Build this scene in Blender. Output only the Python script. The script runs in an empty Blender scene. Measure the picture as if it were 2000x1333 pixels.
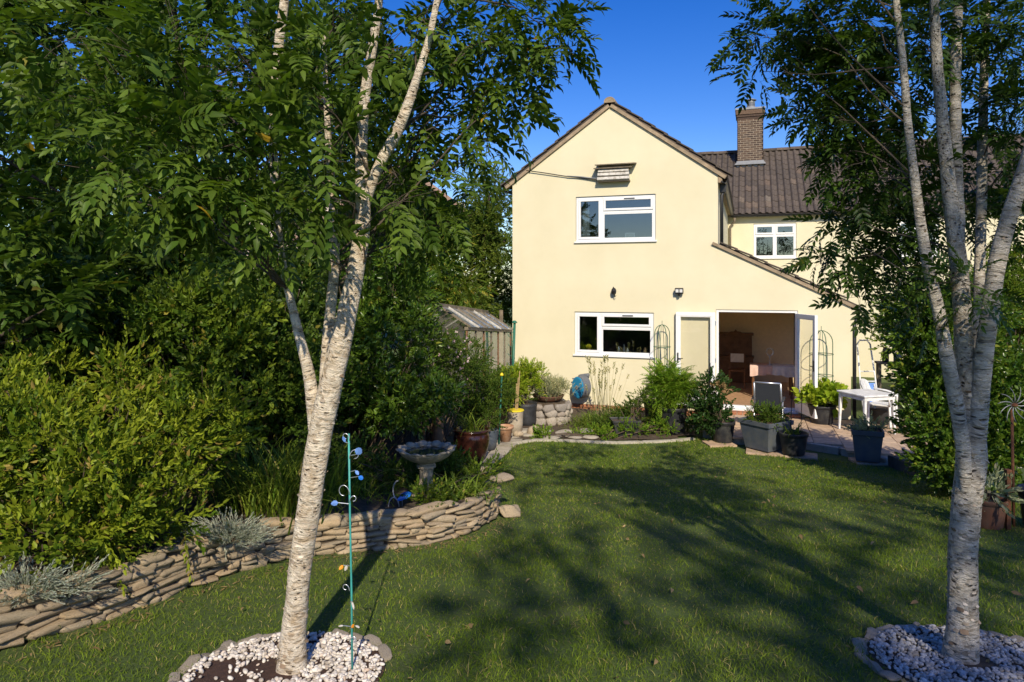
import bpy, bmesh, math, random
import numpy as np
from mathutils import Vector, Matrix

random.seed(7)
rng = np.random.default_rng(11)
scene = bpy.context.scene
C = scene.collection
R = math.radians

# ------------------------------------------------------------------ camera, sky, sun, exposure
cam_data = bpy.data.cameras.new('camera')
cam = bpy.data.objects.new('camera', cam_data)
C.objects.link(cam)
cam.location = (0, 0, 2.8)
cam.rotation_euler = (R(90), 0, 0)
cam_data.sensor_width = 36
cam_data.lens = 24
cam_data.shift_y = -0.0583
cam_data.clip_start = 0.05
cam_data.clip_end = 500
scene.camera = cam

SUN_EL, SUN_AZ = 35.0, 175.5     # azimuth of the sun, clockwise from +Y (behind the camera)
world = bpy.data.worlds.new('World')
scene.world = world
world.use_nodes = True
wn = world.node_tree
bg = wn.nodes['Background']
sky = wn.nodes.new('ShaderNodeTexSky')
sky.sky_type = 'NISHITA'
sky.sun_disc = False
sky.sun_elevation = R(SUN_EL)
sky.sun_rotation = R(SUN_AZ)
sky.altitude = 0
sky.air_density = 1.0
sky.dust_density = 0.3
sky.ozone_density = 3.0
hs = wn.nodes.new('ShaderNodeHueSaturation')
hs.inputs['Hue'].default_value = 0.522
hs.inputs['Saturation'].default_value = 1.42
hs.inputs['Value'].default_value = 1.0
wn.links.new(sky.outputs[0], hs.inputs['Color'])
wn.links.new(hs.outputs[0], bg.inputs[0])
bg.inputs[1].default_value = 0.14

sun_data = bpy.data.lights.new('sun', 'SUN')
sun_data.energy = 5.0
sun_data.angle = R(0.55)
sun_data.color = (1.0, 0.88, 0.68)
sun = bpy.data.objects.new('sun', sun_data)
C.objects.link(sun)
sdir = Vector((-math.sin(R(SUN_AZ)) * math.cos(R(SUN_EL)), -math.cos(R(SUN_AZ)) * math.cos(R(SUN_EL)), -math.sin(R(SUN_EL))))
sun.rotation_euler = sdir.to_track_quat('-Z', 'Y').to_euler()
sun.location = (-4, -20, 18)

vs = scene.view_settings
vs.view_transform = 'Standard'
vs.look = 'None'
vs.exposure = 0.12
vs.gamma = 1.0
vs.use_curve_mapping = False
scene.render.engine = 'CYCLES'
scene.cycles.use_denoising = True
scene.cycles.max_bounces = 6
scene.cycles.diffuse_bounces = 4
scene.cycles.glossy_bounces = 3
scene.cycles.transmission_bounces = 4
scene.cycles.transparent_max_bounces = 12
scene.cycles.caustics_reflective = False
scene.cycles.caustics_refractive = False

# ------------------------------------------------------------------ measuring helpers
F = 1333.0
def P(px, py, Y):
    """point at distance Y from the viewpoint that the photograph shows at px, py"""
    return Vector(((px - 1000) / F * Y, Y, 2.8 - (py - 550) / F * Y))

def zg(y):
    """height of the garden: falls away from the camera towards the house, then level"""
    y = np.asarray(y, float)
    z = -0.15 + 0.13 * np.log1p(np.exp(np.clip((11 - y) * 3, -40, 40))) / 3
    top = 1.45
    return np.minimum(z, top - 0.35 * np.exp(-np.clip(z - 1.1, 0, 50) / 0.35)) * (z > 1.1) + z * (z <= 1.1)

def G(x, y, dz=0.0):
    return Vector((x, y, float(zg(y)) + dz))

TH = math.atan2(.326, .945)
H0 = Vector((0.012, 16.3, 0))
UX, UY = math.cos(TH), -math.sin(TH)
DX, DY = math.sin(TH), math.cos(TH)
def hw(a, b, z):
    """house coordinates (along the facade, into the house, up) to world"""
    return Vector((H0.x + a * UX + b * DX, H0.y + a * UY + b * DY, z))

# ------------------------------------------------------------------ materials
MATS = {}
def new_mat(name):
    m = bpy.data.materials.new(name)
    m.use_nodes = True
    nt = m.node_tree
    b = nt.nodes['Principled BSDF']
    MATS[name] = m
    return m, nt, b

def N(nt, t, **kw):
    n = nt.nodes.new(t)
    for k, v in kw.items():
        setattr(n, k, v)
    return n

def ramp(nt, fac, stops):
    r = N(nt, 'ShaderNodeValToRGB')
    el = r.color_ramp.elements
    while len(el) < len(stops):
        el.new(0.5)
    for e, (p, c) in zip(el, stops):
        e.position = p
        e.color = (*c, 1)
    nt.links.new(fac, r.inputs[0])
    return r.outputs[0]

def coords(nt, kind='Object', scale=(1, 1, 1)):
    tc = N(nt, 'ShaderNodeTexCoord')
    mp = N(nt, 'ShaderNodeMapping')
    mp.inputs['Scale'].default_value = scale
    nt.links.new(tc.outputs[kind], mp.inputs[0])
    return mp.outputs[0]

def noise(nt, vec, scale, detail=5, rough=.55, distort=0):
    n = N(nt, 'ShaderNodeTexNoise')
    n.inputs['Scale'].default_value = scale
    n.inputs['Detail'].default_value = detail
    n.inputs['Roughness'].default_value = rough
    n.inputs['Distortion'].default_value = distort
    nt.links.new(vec, n.inputs['Vector'])
    return n.outputs[0]

def mathn(nt, op, a, b=None):
    n = N(nt, 'ShaderNodeMath', operation=op)
    for i, v in enumerate((a, b)):
        if v is None:
            continue
        if isinstance(v, (int, float)):
            n.inputs[i].default_value = v
        else:
            nt.links.new(v, n.inputs[i])
    return n.outputs[0]

def bump(nt, b, h, strength=.3, dist=.01):
    n = N(nt, 'ShaderNodeBump')
    n.inputs['Strength'].default_value = strength
    n.inputs['Distance'].default_value = dist
    nt.links.new(h, n.inputs['Height'])
    nt.links.new(n.outputs[0], b.inputs['Normal'])

def mixc(nt, fac, c1, c2, blend='MIX'):
    n = N(nt, 'ShaderNodeMix', data_type='RGBA', blend_type=blend)
    for s, v in ((n.inputs['Factor'], fac), (n.inputs['A'], c1), (n.inputs['B'], c2)):
        if isinstance(v, (int, float)):
            s.default_value = v
        elif isinstance(v, tuple):
            s.default_value = (*v, 1)
        else:
            nt.links.new(v, s)
    return n.outputs['Result']

def each_random(nt):
    """a number of its own for every object and every loose piece"""
    oi = N(nt, 'ShaderNodeObjectInfo')
    ge = N(nt, 'ShaderNodeNewGeometry')
    return mathn(nt, 'FRACT', mathn(nt, 'ADD', oi.outputs['Random'], ge.outputs['Random Per Island']))

def mat_plain(name, c, rough=.6, metal=0, var=.12, scale=12, bmp=.12, bdist=.004, spec=.4, dirt=None):
    m, nt, b = new_mat(name)
    v = coords(nt)
    n = noise(nt, v, scale)
    lo = tuple(x * (1 - var) for x in c)
    hi = tuple(min(1, x * (1 + var)) for x in c)
    col = ramp(nt, n, [(.3, lo), (.7, hi)])
    if dirt:
        n2 = noise(nt, v, dirt[1], 6, .7)
        f = ramp(nt, n2, [(.45, (0, 0, 0)), (.72, (1, 1, 1))])
        col = mixc(nt, f, col, dirt[0])
    nt.links.new(col, b.inputs['Base Color'])
    b.inputs['Roughness'].default_value = rough
    b.inputs['Metallic'].default_value = metal
    b.inputs['Specular IOR Level'].default_value = spec
    if bmp:
        bump(nt, b, noise(nt, v, scale * 5, 6, .65), bmp, bdist)
    return m

def mat_pieces(name, stops, rough=.88, scale=22, bmp=.75, bdist=.01, dirt=None, stretch=(1, 1, 1)):
    """stones, bricks, tiles: each piece a shade of its own plus grain"""
    m, nt, b = new_mat(name)
    v = coords(nt, scale=stretch)
    col = ramp(nt, each_random(nt), stops)
    g = noise(nt, v, scale, 6, .65)
    col = mixc(nt, 1.0, col, ramp(nt, g, [(.25, (.62, .6, .58)), (.75, (1.25, 1.25, 1.25))]), 'MULTIPLY')
    if dirt:
        f = ramp(nt, noise(nt, v, dirt[1], 5, .7), [(dirt[2], (0, 0, 0)), (dirt[2] + .15, (1, 1, 1))])
        col = mixc(nt, f, col, dirt[0])
    nt.links.new(col, b.inputs['Base Color'])
    b.inputs['Roughness'].default_value = rough
    b.inputs['Specular IOR Level'].default_value = .25
    bump(nt, b, noise(nt, v, scale * 2.2, 7, .7), bmp, bdist)
    return m

def mat_leaf(name, c1, c2, c3=None, trans=.28, rough=.45, spec=.18):
    m, nt, b = new_mat(name)
    at = N(nt, 'ShaderNodeAttribute', attribute_name='tint')
    sep = N(nt, 'ShaderNodeSeparateColor')
    nt.links.new(at.outputs['Color'], sep.inputs[0])
    stops = [(0.0, c1), (.85, c2)] + ([(.93, c3), (1.0, c3)] if c3 else [])
    col = ramp(nt, sep.outputs[0], stops)
    br = mathn(nt, 'ADD', .7, mathn(nt, 'MULTIPLY', sep.outputs[1], .6))
    cc = N(nt, 'ShaderNodeCombineColor')
    for i in range(3):
        nt.links.new(br, cc.inputs[i])
    col = mixc(nt, 1.0, col, cc.outputs[0], 'MULTIPLY')
    nt.links.new(col, b.inputs['Base Color'])
    b.inputs['Roughness'].default_value = rough
    b.inputs['Specular IOR Level'].default_value = spec
    tr = N(nt, 'ShaderNodeBsdfTranslucent')
    tcol = mixc(nt, 1.0, col, (1.5, 1.6, .6), 'MULTIPLY')
    nt.links.new(tcol, tr.inputs['Color'])
    mx = N(nt, 'ShaderNodeMixShader')
    mx.inputs[0].default_value = trans
    nt.links.new(b.outputs[0], mx.inputs[1])
    nt.links.new(tr.outputs[0], mx.inputs[2])
    nt.links.new(mx.outputs[0], nt.nodes['Material Output'].inputs['Surface'])
    return m

def mat_glass(name, refl=.14, tint=(.9, .95, .95), haze=0.0, hazec=(.4, .4, .38), rough=.0):
    m, nt, b = new_mat(name)
    tp = N(nt, 'ShaderNodeBsdfTransparent')
    tp.inputs[0].default_value = (*tint, 1)
    gl = N(nt, 'ShaderNodeBsdfGlossy')
    gl.inputs['Roughness'].default_value = rough
    gl.inputs['Color'].default_value = (.95, .97, 1, 1)
    fr = N(nt, 'ShaderNodeLayerWeight')
    fr.inputs[0].default_value = .5
    f = mathn(nt, 'ADD', mathn(nt, 'MULTIPLY', mathn(nt, 'POWER', fr.outputs['Facing'], 4.0), .8), refl + .03)
    mx = N(nt, 'ShaderNodeMixShader')
    nt.links.new(f, mx.inputs[0])
    nt.links.new(tp.outputs[0], mx.inputs[1])
    nt.links.new(gl.outputs[0], mx.inputs[2])
    out = mx.outputs[0]
    if haze:
        df = N(nt, 'ShaderNodeBsdfDiffuse')
        df.inputs[0].default_value = (*hazec, 1)
        m2 = N(nt, 'ShaderNodeMixShader')
        v = coords(nt)
        hz = mathn(nt, 'MULTIPLY', ramp(nt, noise(nt, v, 6, 5, .7), [(.25, (.5, .5, .5)), (.75, (1.4, 1.4, 1.4))]), haze)
        nt.links.new(hz, m2.inputs[0])
        nt.links.new(out, m2.inputs[1])
        nt.links.new(df.outputs[0], m2.inputs[2])
        out = m2.outputs[0]
    nt.links.new(out, nt.nodes['Material Output'].inputs['Surface'])
    return m

# walls, frames
def make_wall_mat():
    m, nt, b = new_mat('cream_render')
    v = coords(nt)
    big = noise(nt, v, .9, 5, .6)
    col = ramp(nt, big, [(.25, (.655, .60, .42)), (.75, (.74, .685, .50))])
    st = noise(nt, coords(nt, scale=(2.2, 2.2, .5)), 1.3, 6, .65)
    f = ramp(nt, st, [(.55, (0, 0, 0)), (.85, (.16, .16, .16))])
    col = mixc(nt, f, col, (.62, .53, .36))
    nt.links.new(col, b.inputs['Base Color'])
    b.inputs['Roughness'].default_value = .9
    b.inputs['Specular IOR Level'].default_value = .15
    h = mathn(nt, 'ADD', noise(nt, v, 70, 4, .7), mathn(nt, 'MULTIPLY', noise(nt, v, 5, 3), .8))
    bump(nt, b, h, .55, .008)
make_wall_mat()
mat_plain('white_plastic', (.78, .79, .80), .35, var=.03, bmp=.02)
mat_plain('white_garden_plastic', (.74, .75, .76), .4, var=.06, bmp=.05, dirt=((.5, .5, .46), 9))
mat_plain('black_plastic', (.018, .019, .022), .42, var=.2, bmp=.05)
mat_plain('pot_black', (.02, .021, .026), .48, var=.25, scale=8, bmp=.08, dirt=((.06, .06, .055), 7))
mat_plain('pot_slate', (.075, .09, .115), .55, var=.18, scale=7, bmp=.12, dirt=((.12, .125, .12), 6))
mat_plain('glazed_brown', (.05, .017, .011), .16, var=.45, scale=5, bmp=.05, spec=.6)
mat_plain('terracotta', (.42, .22, .12), .85, var=.2, scale=9, bmp=.3, dirt=((.5, .36, .26), 8))
mat_plain('terracotta_dark', (.13, .055, .032), .8, var=.3, scale=9, bmp=.3, dirt=((.1, .07, .05), 8))
mat_plain('beige_stoneware', (.44, .38, .29), .8, var=.15, bmp=.2, dirt=((.3, .25, .18), 7))
mat_plain('dark_sack', (.03, .032, .035), .5, var=.4, scale=6, bmp=.5, bdist=.02)
mat_plain('dark_metal', (.03, .03, .032), .45, .6, bmp=.1)
mat_plain('rusty_metal', (.12, .05, .025), .8, .3, var=.4, scale=30, bmp=.3)
mat_plain('silver_metal', (.55, .57, .6), .35, .8, var=.06, bmp=.03)
mat_plain('grey_metal', (.22, .23, .24), .5, .4, bmp=.1)
mat_plain('green_wire', (.05, .13, .075), .55, var=.2, bmp=.1)
mat_plain('green_stake', (.02, .13, .085), .45, var=.2, bmp=.1)
mat_plain('teal_stake', (.05, .30, .27), .45, var=.22, scale=20, bmp=.2)
mat_plain('blue_ornament', (.13, .26, .62), .3, var=.25, bmp=.05)
mat_plain('bright_blue', (.02, .16, .62), .28, var=.15, bmp=.05)
mat_plain('orange_ornament', (.75, .28, .02), .4, var=.2, bmp=.05)
mat_plain('hose_blue', (.02, .22, .42), .38, var=.12, bmp=.04)
mat_plain('hose_grey', (.13, .14, .16), .5, var=.1, bmp=.05)
mat_plain('charcoal_mesh', (.035, .04, .05), .7, var=.15, scale=60, bmp=.3)
mat_plain('verge_mortar', (.34, .26, .175), .92, var=.22, scale=7, bmp=.5, bdist=.01, dirt=((.2, .16, .11), 9))
mat_plain('weathered_white', (.55, .53, .49), .8, var=.15, scale=8, bmp=.25, dirt=((.22, .19, .15), 14))
mat_plain('weathered_wood', (.20, .165, .12), .85, var=.3, scale=8, bmp=.4, dirt=((.1, .085, .06), 10))
mat_plain('brown_timber', (.22, .115, .06), .8, var=.3, scale=9, bmp=.35, dirt=((.12, .07, .045), 8))
mat_plain('fence_dark', (.055, .045, .038), .9, var=.35, scale=8, bmp=.4, dirt=((.03, .04, .025), 6))
mat_plain('fence_board', (.17, .12, .085), .88, var=.3, scale=8, bmp=.4)
mat_plain('lead_grey', (.24, .25, .27), .6, .3, bmp=.1)
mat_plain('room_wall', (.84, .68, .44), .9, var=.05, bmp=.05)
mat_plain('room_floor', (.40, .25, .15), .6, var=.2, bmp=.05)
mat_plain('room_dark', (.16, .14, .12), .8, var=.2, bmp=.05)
mat_plain('cupboard_wood', (.17, .075, .03), .5, var=.35, scale=6, bmp=.1)
mat_plain('curtain_dark', (.05, .03, .02), .9, var=.3, bmp=.1)
mat_plain('curtain_white', (.75, .74, .70), .9, var=.06, bmp=.1)
mat_plain('cloth_pink', (.62, .44, .38), .85, var=.1, bmp=.1)
mat_plain('cloth_white', (.68, .66, .66), .85, var=.1, bmp=.1)
mat_plain('bark_twig', (.085, .062, .042), .9, var=.35, scale=20, bmp=.4)
mat_plain('bark_dark', (.07, .055, .04), .95, var=.4, scale=14, bmp=.6, bdist=.012)
mat_plain('cane', (.42, .30, .15), .7, var=.2, bmp=.1)
mat_plain('rock', (.40, .32, .22), .9, var=.3, scale=6, bmp=.6, bdist=.01)
mat_plain('concrete', (.36, .335, .29), .92, var=.2, scale=6, bmp=.5, dirt=((.2, .2, .15), 6))
mat_plain('kerb_stone', (.46, .42, .34), .92, var=.2, scale=7, bmp=.5, dirt=((.25, .25, .16), 6))
mat_plain('bath_stone', (.38, .315, .225), .92, var=.22, scale=14, bmp=.6, bdist=.008, dirt=((.17, .165, .12), 9))
mat_plain('water', (.03, .035, .03), .06, var=.1, bmp=.02)
mat_plain('wood_sleeper', (.085, .075, .062), .9, var=.35, scale=6, bmp=.5, bdist=.01)
mat_plain('neighbour_roof', (.30, .205, .16), .9, var=.2, scale=3, bmp=.4)
mat_plain('neighbour_wall', (.55, .47, .38), .9, var=.1, scale=3)
mat_plain('far_earth', (.11, .12, .06), .95, var=.4, scale=.4, bmp=.3)
mat_plain('yellow_flower', (.75, .6, .03), .6, var=.15)
mat_plain('pink_flower', (.62, .40, .45), .7, var=.25)
mat_glass('window_glass', .10, (.72, .77, .78))
mat_glass('sky_glass', .10, (.55, .60, .62))
mat_glass('door_glass', .015, (.985, .985, .975))
mat_glass('greenhouse_glass', .10, (.85, .88, .84), .16, (.30, .29, .26), .03)
mat_glass('roof_glass', .22, (.80, .83, .82), .35, (.42, .43, .44), .05)
mat_pieces('wall_stone', [(0, (.50, .38, .24)), (.35, (.40, .32, .215)), (.6, (.56, .45, .30)), (.8, (.31, .265, .20)), (1, (.47, .36, .24))], dirt=((.15, .135, .10), 7, .55))
mat_pieces('ring_stone', [(0, (.42, .36, .27)), (.5, (.35, .31, .25)), (1, (.52, .45, .34))], dirt=((.16, .15, .11), 6, .62))
mat_pieces('pebble_white', [(0, (.58, .53, .46)), (.4, (.72, .68, .62)), (.6, (.40, .35, .29)), (.75, (.78, .75, .70)), (.88, (.54, .43, .34)), (1, (.80, .77, .73))], .65, bmp=.25, dirt=((.28, .22, .16), 8, .6))
mat_pieces('pebble_grey', [(0, (.48, .48, .48)), (.35, (.34, .35, .36)), (.55, (.62, .61, .59)), (.75, (.26, .25, .23)), (1, (.44, .40, .35))], .65, bmp=.25, dirt=((.2, .17, .13), 8, .62))
mat_pieces('roof_tile', [(0, (.088, .073, .062)), (.3, (.108, .088, .074)), (.6, (.076, .064, .056)), (.95, (.118, .096, .08)), (.99, (.14, .105, .08)), (1, (.17, .15, .125))], scale=9, dirt=((.22, .195, .155), 9, .66))
mat_pieces('chimney_brick', [(0, (.075, .052, .043)), (.3, (.115, .077, .058)), (.6, (.065, .048, .042)), (1, (.15, .10, .07))])
mat_plain('mortar', (.29, .24, .185), .95, var=.15, scale=20, bmp=.4)
mat_pieces('plinth_brick', [(0, (.40, .17, .085)), (.5, (.34, .14, .075)), (1, (.46, .22, .12))])
mat_pieces('paving', [(0, (.50, .36, .245)), (.4, (.54, .40, .28)), (.7, (.46, .34, .24)), (1, (.56, .43, .31))], scale=7, bmp=.35, dirt=((.26, .19, .14), 3, .6))
mat_pieces('path_stone', [(0, (.42, .38, .31)), (.5, (.36, .33, .27)), (1, (.48, .43, .35))], scale=9, dirt=((.24, .24, .17), 4, .6))
mat_pieces('trough_stone', [(0, (.34, .29, .24)), (.4, (.27, .25, .235)), (.7, (.42, .37, .3)), (1, (.22, .205, .2))], scale=10, dirt=((.15, .14, .12), 5, .62))

def make_soil():
    m, nt, b = new_mat('soil')
    v = coords(nt)
    col = ramp(nt, noise(nt, v, 14, 8, .75), [(.25, (.035, .024, .015)), (.5, (.085, .06, .038)), (.72, (.15, .115, .075))])
    nt.links.new(col, b.inputs['Base Color'])
    b.inputs['Roughness'].default_value = .97
    bump(nt, b, noise(nt, v, 40, 8, .8), .8, .03)
    m, nt, b = new_mat('red_soil')
    v = coords(nt)
    col = ramp(nt, noise(nt, v, 30, 8, .75), [(.3, (.04, .018, .012)), (.7, (.11, .055, .035))])
    nt.links.new(col, b.inputs['Base Color'])
    b.inputs['Roughness'].default_value = .97
    bump(nt, b, noise(nt, v, 70, 8, .8), .8, .02)
    m, nt, b = new_mat('lawn_ground')
    v = coords(nt)
    a1 = noise(nt, v, 1.1, 5, .65)
    a2 = noise(nt, v, 45, 6, .75)
    col = ramp(nt, a2, [(.25, (.030, .055, .008)), (.55, (.075, .12, .018)), (.8, (.14, .175, .04))])
    col = mixc(nt, ramp(nt, a1, [(.55, (0, 0, 0)), (.75, (.6, .6, .6))]), col, (.12, .105, .045))
    nt.links.new(col, b.inputs['Base Color'])
    b.inputs['Roughness'].default_value = .95
    bump(nt, b, a2, .8, .02)
make_soil()

def make_bark(name, base, mark, dirty, size=.24):
    m, nt, b = new_mat(name)
    uv = N(nt, 'ShaderNodeUVMap')
    mp = N(nt, 'ShaderNodeMapping')
    nt.links.new(uv.outputs[0], mp.inputs[0])
    mp.inputs['Scale'].default_value = (1, 1, 1)
    vec = mp.outputs[0]
    wob = N(nt, 'ShaderNodeTexNoise')
    wob.inputs['Scale'].default_value = 9
    nt.links.new(vec, wob.inputs['Vector'])
    add = N(nt, 'ShaderNodeVectorMath', operation='MULTIPLY_ADD')
    nt.links.new(wob.outputs['Color'], add.inputs[0])
    add.inputs[1].default_value = (.05, .035, 0)
    nt.links.new(vec, add.inputs[2])
    def sc(x, y):
        q = N(nt, 'ShaderNodeMapping')
        q.inputs['Scale'].default_value = (x, y, 1)
        nt.links.new(add.outputs[0], q.inputs[0])
        return q.outputs[0]
    bands = noise(nt, sc(9, 60), 1, 5, .6)
    lent = N(nt, 'ShaderNodeTexVoronoi')
    lent.inputs['Scale'].default_value = 1
    nt.links.new(sc(15, 48), lent.inputs['Vector'])
    broad = noise(nt, sc(6, 5), 1, 5, .65)
    peel = noise(nt, sc(8, 19), 1, 7, .72, 1.2)
    col = ramp(nt, peel, [(.36, dirty), (.52, base), (.75, tuple(min(.85, x * 1.12) for x in base))])
    col = mixc(nt, ramp(nt, broad, [(.5, (0, 0, 0)), (.75, (.75, .75, .75))]), col, dirty)
    col = mixc(nt, ramp(nt, bands, [(.57, (0, 0, 0)), (.66, (.55, .55, .55))]), col, dirty)
    lm = mathn(nt, 'MULTIPLY', ramp(nt, lent.outputs['Distance'], [(size * .45, (1, 1, 1)), (size, (0, 0, 0))]), ramp(nt, broad, [(.42, (.25, .25, .25)), (.58, (1, 1, 1))]))
    col = mixc(nt, lm, col, mark)
    nt.links.new(col, b.inputs['Base Color'])
    b.inputs['Roughness'].default_value = .55
    b.inputs['Specular IOR Level'].default_value = .3
    h = mathn(nt, 'SUBTRACT', mathn(nt, 'ADD', mathn(nt, 'MULTIPLY', peel, 1.2), bands), mathn(nt, 'MULTIPLY', lm, .8))
    bump(nt, b, h, 1.0, .03)
make_bark('birch_bark', (.80, .70, .56), (.14, .09, .05), (.48, .365, .235))
make_bark('grey_birch_bark', (.60, .55, .47), (.06, .048, .038), (.32, .27, .205), .32)

mat_leaf('leaf_rowan', (.055, .105, .014), (.115, .175, .024), (.30, .20, .02), trans=.33)
mat_leaf('leaf_rowan_dark', (.032, .068, .011), (.072, .125, .018), (.14, .15, .02), rough=.4, spec=.28)
mat_leaf('leaf_tree', (.028, .060, .009), (.066, .108, .015), (.12, .13, .02))
mat_leaf('leaf_conifer', (.07, .12, .018), (.15, .20, .028), (.18, .2, .03))
mat_leaf('leaf_privet', (.07, .125, .010), (.25, .295, .022), (.27, .20, .05))
mat_leaf('leaf_bright', (.062, .118, .012), (.15, .205, .020), (.24, .21, .03))
mat_leaf('leaf_mid', (.05, .10, .014), (.105, .16, .020), (.18, .17, .03))
mat_leaf('leaf_glossy', (.045, .105, .013), (.115, .185, .020), (.2, .22, .03), rough=.3, spec=.4)
mat_leaf('leaf_silver', (.30, .34, .28), (.44, .46, .39), (.26, .19, .14))
mat_leaf('leaf_lavender', (.24, .28, .16), (.40, .41, .26), (.42, .36, .24))
mat_leaf('leaf_strap', (.08, .15, .016), (.19, .25, .03), (.22, .19, .06))
mat_leaf('leaf_lime', (.16, .26, .016), (.34, .40, .03), (.42, .38, .06))
mat_leaf('leaf_fern', (.09, .19, .014), (.20, .30, .025), (.3, .3, .04))
mat_leaf('leaf_dark_plant', (.022, .058, .013), (.05, .10, .02), (.12, .1, .03))
mat_leaf('stalk_pale', (.36, .36, .18), (.52, .47, .28), (.45, .34, .2))
mat_leaf('grass_blade', (.075, .145, .012), (.195, .260, .028), (.40, .33, .13), trans=.3, rough=.6, spec=.06)
mat_leaf('petal_pink', (.55, .36, .42), (.75, .62, .66))
mat_leaf('dry_litter', (.22, .145, .07), (.38, .27, .13))

# ------------------------------------------------------------------ mesh building
class MB:
    def __init__(self):
        self.v, self.f, self.uv = [], [], []

    def add(self, verts, faces, uvs=None):
        o = len(self.v)
        self.v += [tuple(p) for p in verts]
        self.f += [tuple(i + o for i in f) for f in faces]
        self.uv += list(uvs) if uvs else [(0, 0)] * len(verts)
        return self

    def box(self, x0, x1, y0, y1, z0, z1, rot=None, bev=0):
        v = [(x, y, z) for z in (z0, z1) for y in (y0, y1) for x in (x0, x1)]
        if rot is not None:
            c = Vector(((x0 + x1) / 2, (y0 + y1) / 2, (z0 + z1) / 2))
            v = [rot @ (Vector(p) - c) + c for p in v]
        return self.add(v, [(0, 2, 3, 1), (4, 5, 7, 6), (0, 1, 5, 4), (2, 6, 7, 3), (0, 4, 6, 2), (1, 3, 7, 5)])

    def bar(self, p, q, w, h=None, up=(0, 0, 1)):
        """square bar from p to q"""
        h = h or w
        p, q = Vector(p), Vector(q)
        d = (q - p).normalized()
        s = d.cross(Vector(up))
        if s.length < 1e-4:
            s = d.cross(Vector((1, 0, 0)))
        s.normalize()
        t = s.cross(d)
        v = [c + s * (sx * w / 2) + t * (sy * h / 2) for c in (p, q) for sx, sy in ((-1, -1), (1, -1), (1, 1), (-1, 1))]
        return self.add(v, [(0, 1, 2, 3), (7, 6, 5, 4), (0, 4, 5, 1), (1, 5, 6, 2), (2, 6, 7, 3), (3, 7, 4, 0)])

    def tube(self, pts, rad, seg=8, cap=True, wob=0.0, circ=None):
        pts = [Vector(p) for p in pts]
        n = len(pts)
        rad = [rad] * n if isinstance(rad, (int, float)) else rad
        rings, uvs = [], []
        d0 = (pts[1] - pts[0]).normalized()
        s = d0.cross(Vector((0, 1, 0)) if abs(d0.y) < .9 else Vector((1, 0, 0))).normalized()
        L = 0
        for i, p in enumerate(pts):
            d = (pts[min(i + 1, n - 1)] - pts[max(i - 1, 0)]).normalized()
            s = (s - d * s.dot(d)).normalized()
            t = d.cross(s)
            if i:
                L += (p - pts[i - 1]).length
            for k in range(seg + 1):
                a = 2 * math.pi * k / seg
                r = rad[i]
                if wob:
                    r *= 1 + wob * (math.sin(3 * a + L * 5) * .5 + math.sin(L * 23 + math.sin(a) * 2) * .35 + math.sin(5 * a - L * 11) * .3)
                rings.append(p + s * math.cos(a) * r + t * math.sin(a) * r)
                uvs.append((k / seg * 2 * math.pi * (circ or rad[0]), L))
        f = []
        for i in range(n - 1):
            for k in range(seg):
                a = i * (seg + 1) + k
                f.append((a, a + 1, a + seg + 2, a + seg + 1))
        if cap:
            f.append(tuple(range(seg - 1, -1, -1)))
            f.append(tuple((n - 1) * (seg + 1) + k for k in range(seg)))
        return self.add(rings, f, uvs)

    def lathe(self, prof, seg=24, c=(0, 0, 0), fn=None, squash=1):
        """prof: list of (r, z); fn(angle, r, z) -> r"""
        v, f = [], []
        n = len(prof)
        for r, z in prof:
            for k in range(seg):
                a = 2 * math.pi * k / seg
                rr = fn(a, r, z) if fn else r
                v.append((c[0] + rr * math.cos(a), c[1] + rr * math.sin(a) * squash, c[2] + z))
        for i in range(n - 1):
            for k in range(seg):
                k2 = (k + 1) % seg
                f.append((i * seg + k, i * seg + k2, (i + 1) * seg + k2, (i + 1) * seg + k))
        f.append(tuple(range(seg - 1, -1, -1)))
        f.append(tuple((n - 1) * seg + k for k in range(seg)))
        return self.add(v, f)

    def prism(self, poly, y0, y1):
        """polygon in the xz plane extruded along y"""
        n = len(poly)
        v = [(x, y0, z) for x, z in poly] + [(x, y1, z) for x, z in poly]
        f = [tuple(range(n)), tuple(range(2 * n - 1, n - 1, -1))]
        f += [(i, i + n, (i + 1) % n + n, (i + 1) % n) for i in range(n)]
        return self.add(v, f)

    def mesh(self, name, mat, smooth=False, bevel=0):
        me = bpy.data.meshes.new(name)
        me.from_pydata(self.v, [], self.f)
        if any(u != (0, 0) for u in self.uv):
            lay = me.uv_layers.new(name='UVMap')
            for lp in me.loops:
                lay.data[lp.index].uv = self.uv[lp.vertex_index]
        if bevel or not smooth:
            bm = bmesh.new()
            bm.from_mesh(me)
            bmesh.ops.recalc_face_normals(bm, faces=bm.faces)
            if bevel:
                bmesh.ops.bevel(bm, geom=[e for e in bm.edges if len(e.link_faces) == 2 and e.calc_face_angle() > .5], offset=bevel, segments=2, affect='EDGES', profile=.6)
            bm.to_mesh(me)
            bm.free()
        if smooth:
            me.polygons.foreach_set('use_smooth', [True] * len(me.polygons))
        if mat:
            me.materials.append(MATS[mat] if isinstance(mat, str) else mat)
        me.update()
        return me

    def build(self, name, mat, parent=None, smooth=False, bevel=0, loc=None, kind=None):
        return link(name, self.mesh(name, mat, smooth, bevel), parent, loc, kind)

def link(name, data, parent=None, loc=None, kind=None):
    o = bpy.data.objects.new(name, data)
    C.objects.link(o)
    if parent:
        o.parent = parent
    if loc is not None:
        o.location = loc
    if kind:
        o['kind'] = kind
    return o

def tag(o, label, cat, group=None):
    o['label'] = label
    o['category'] = cat
    if group:
        o['group'] = group
    return o

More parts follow.
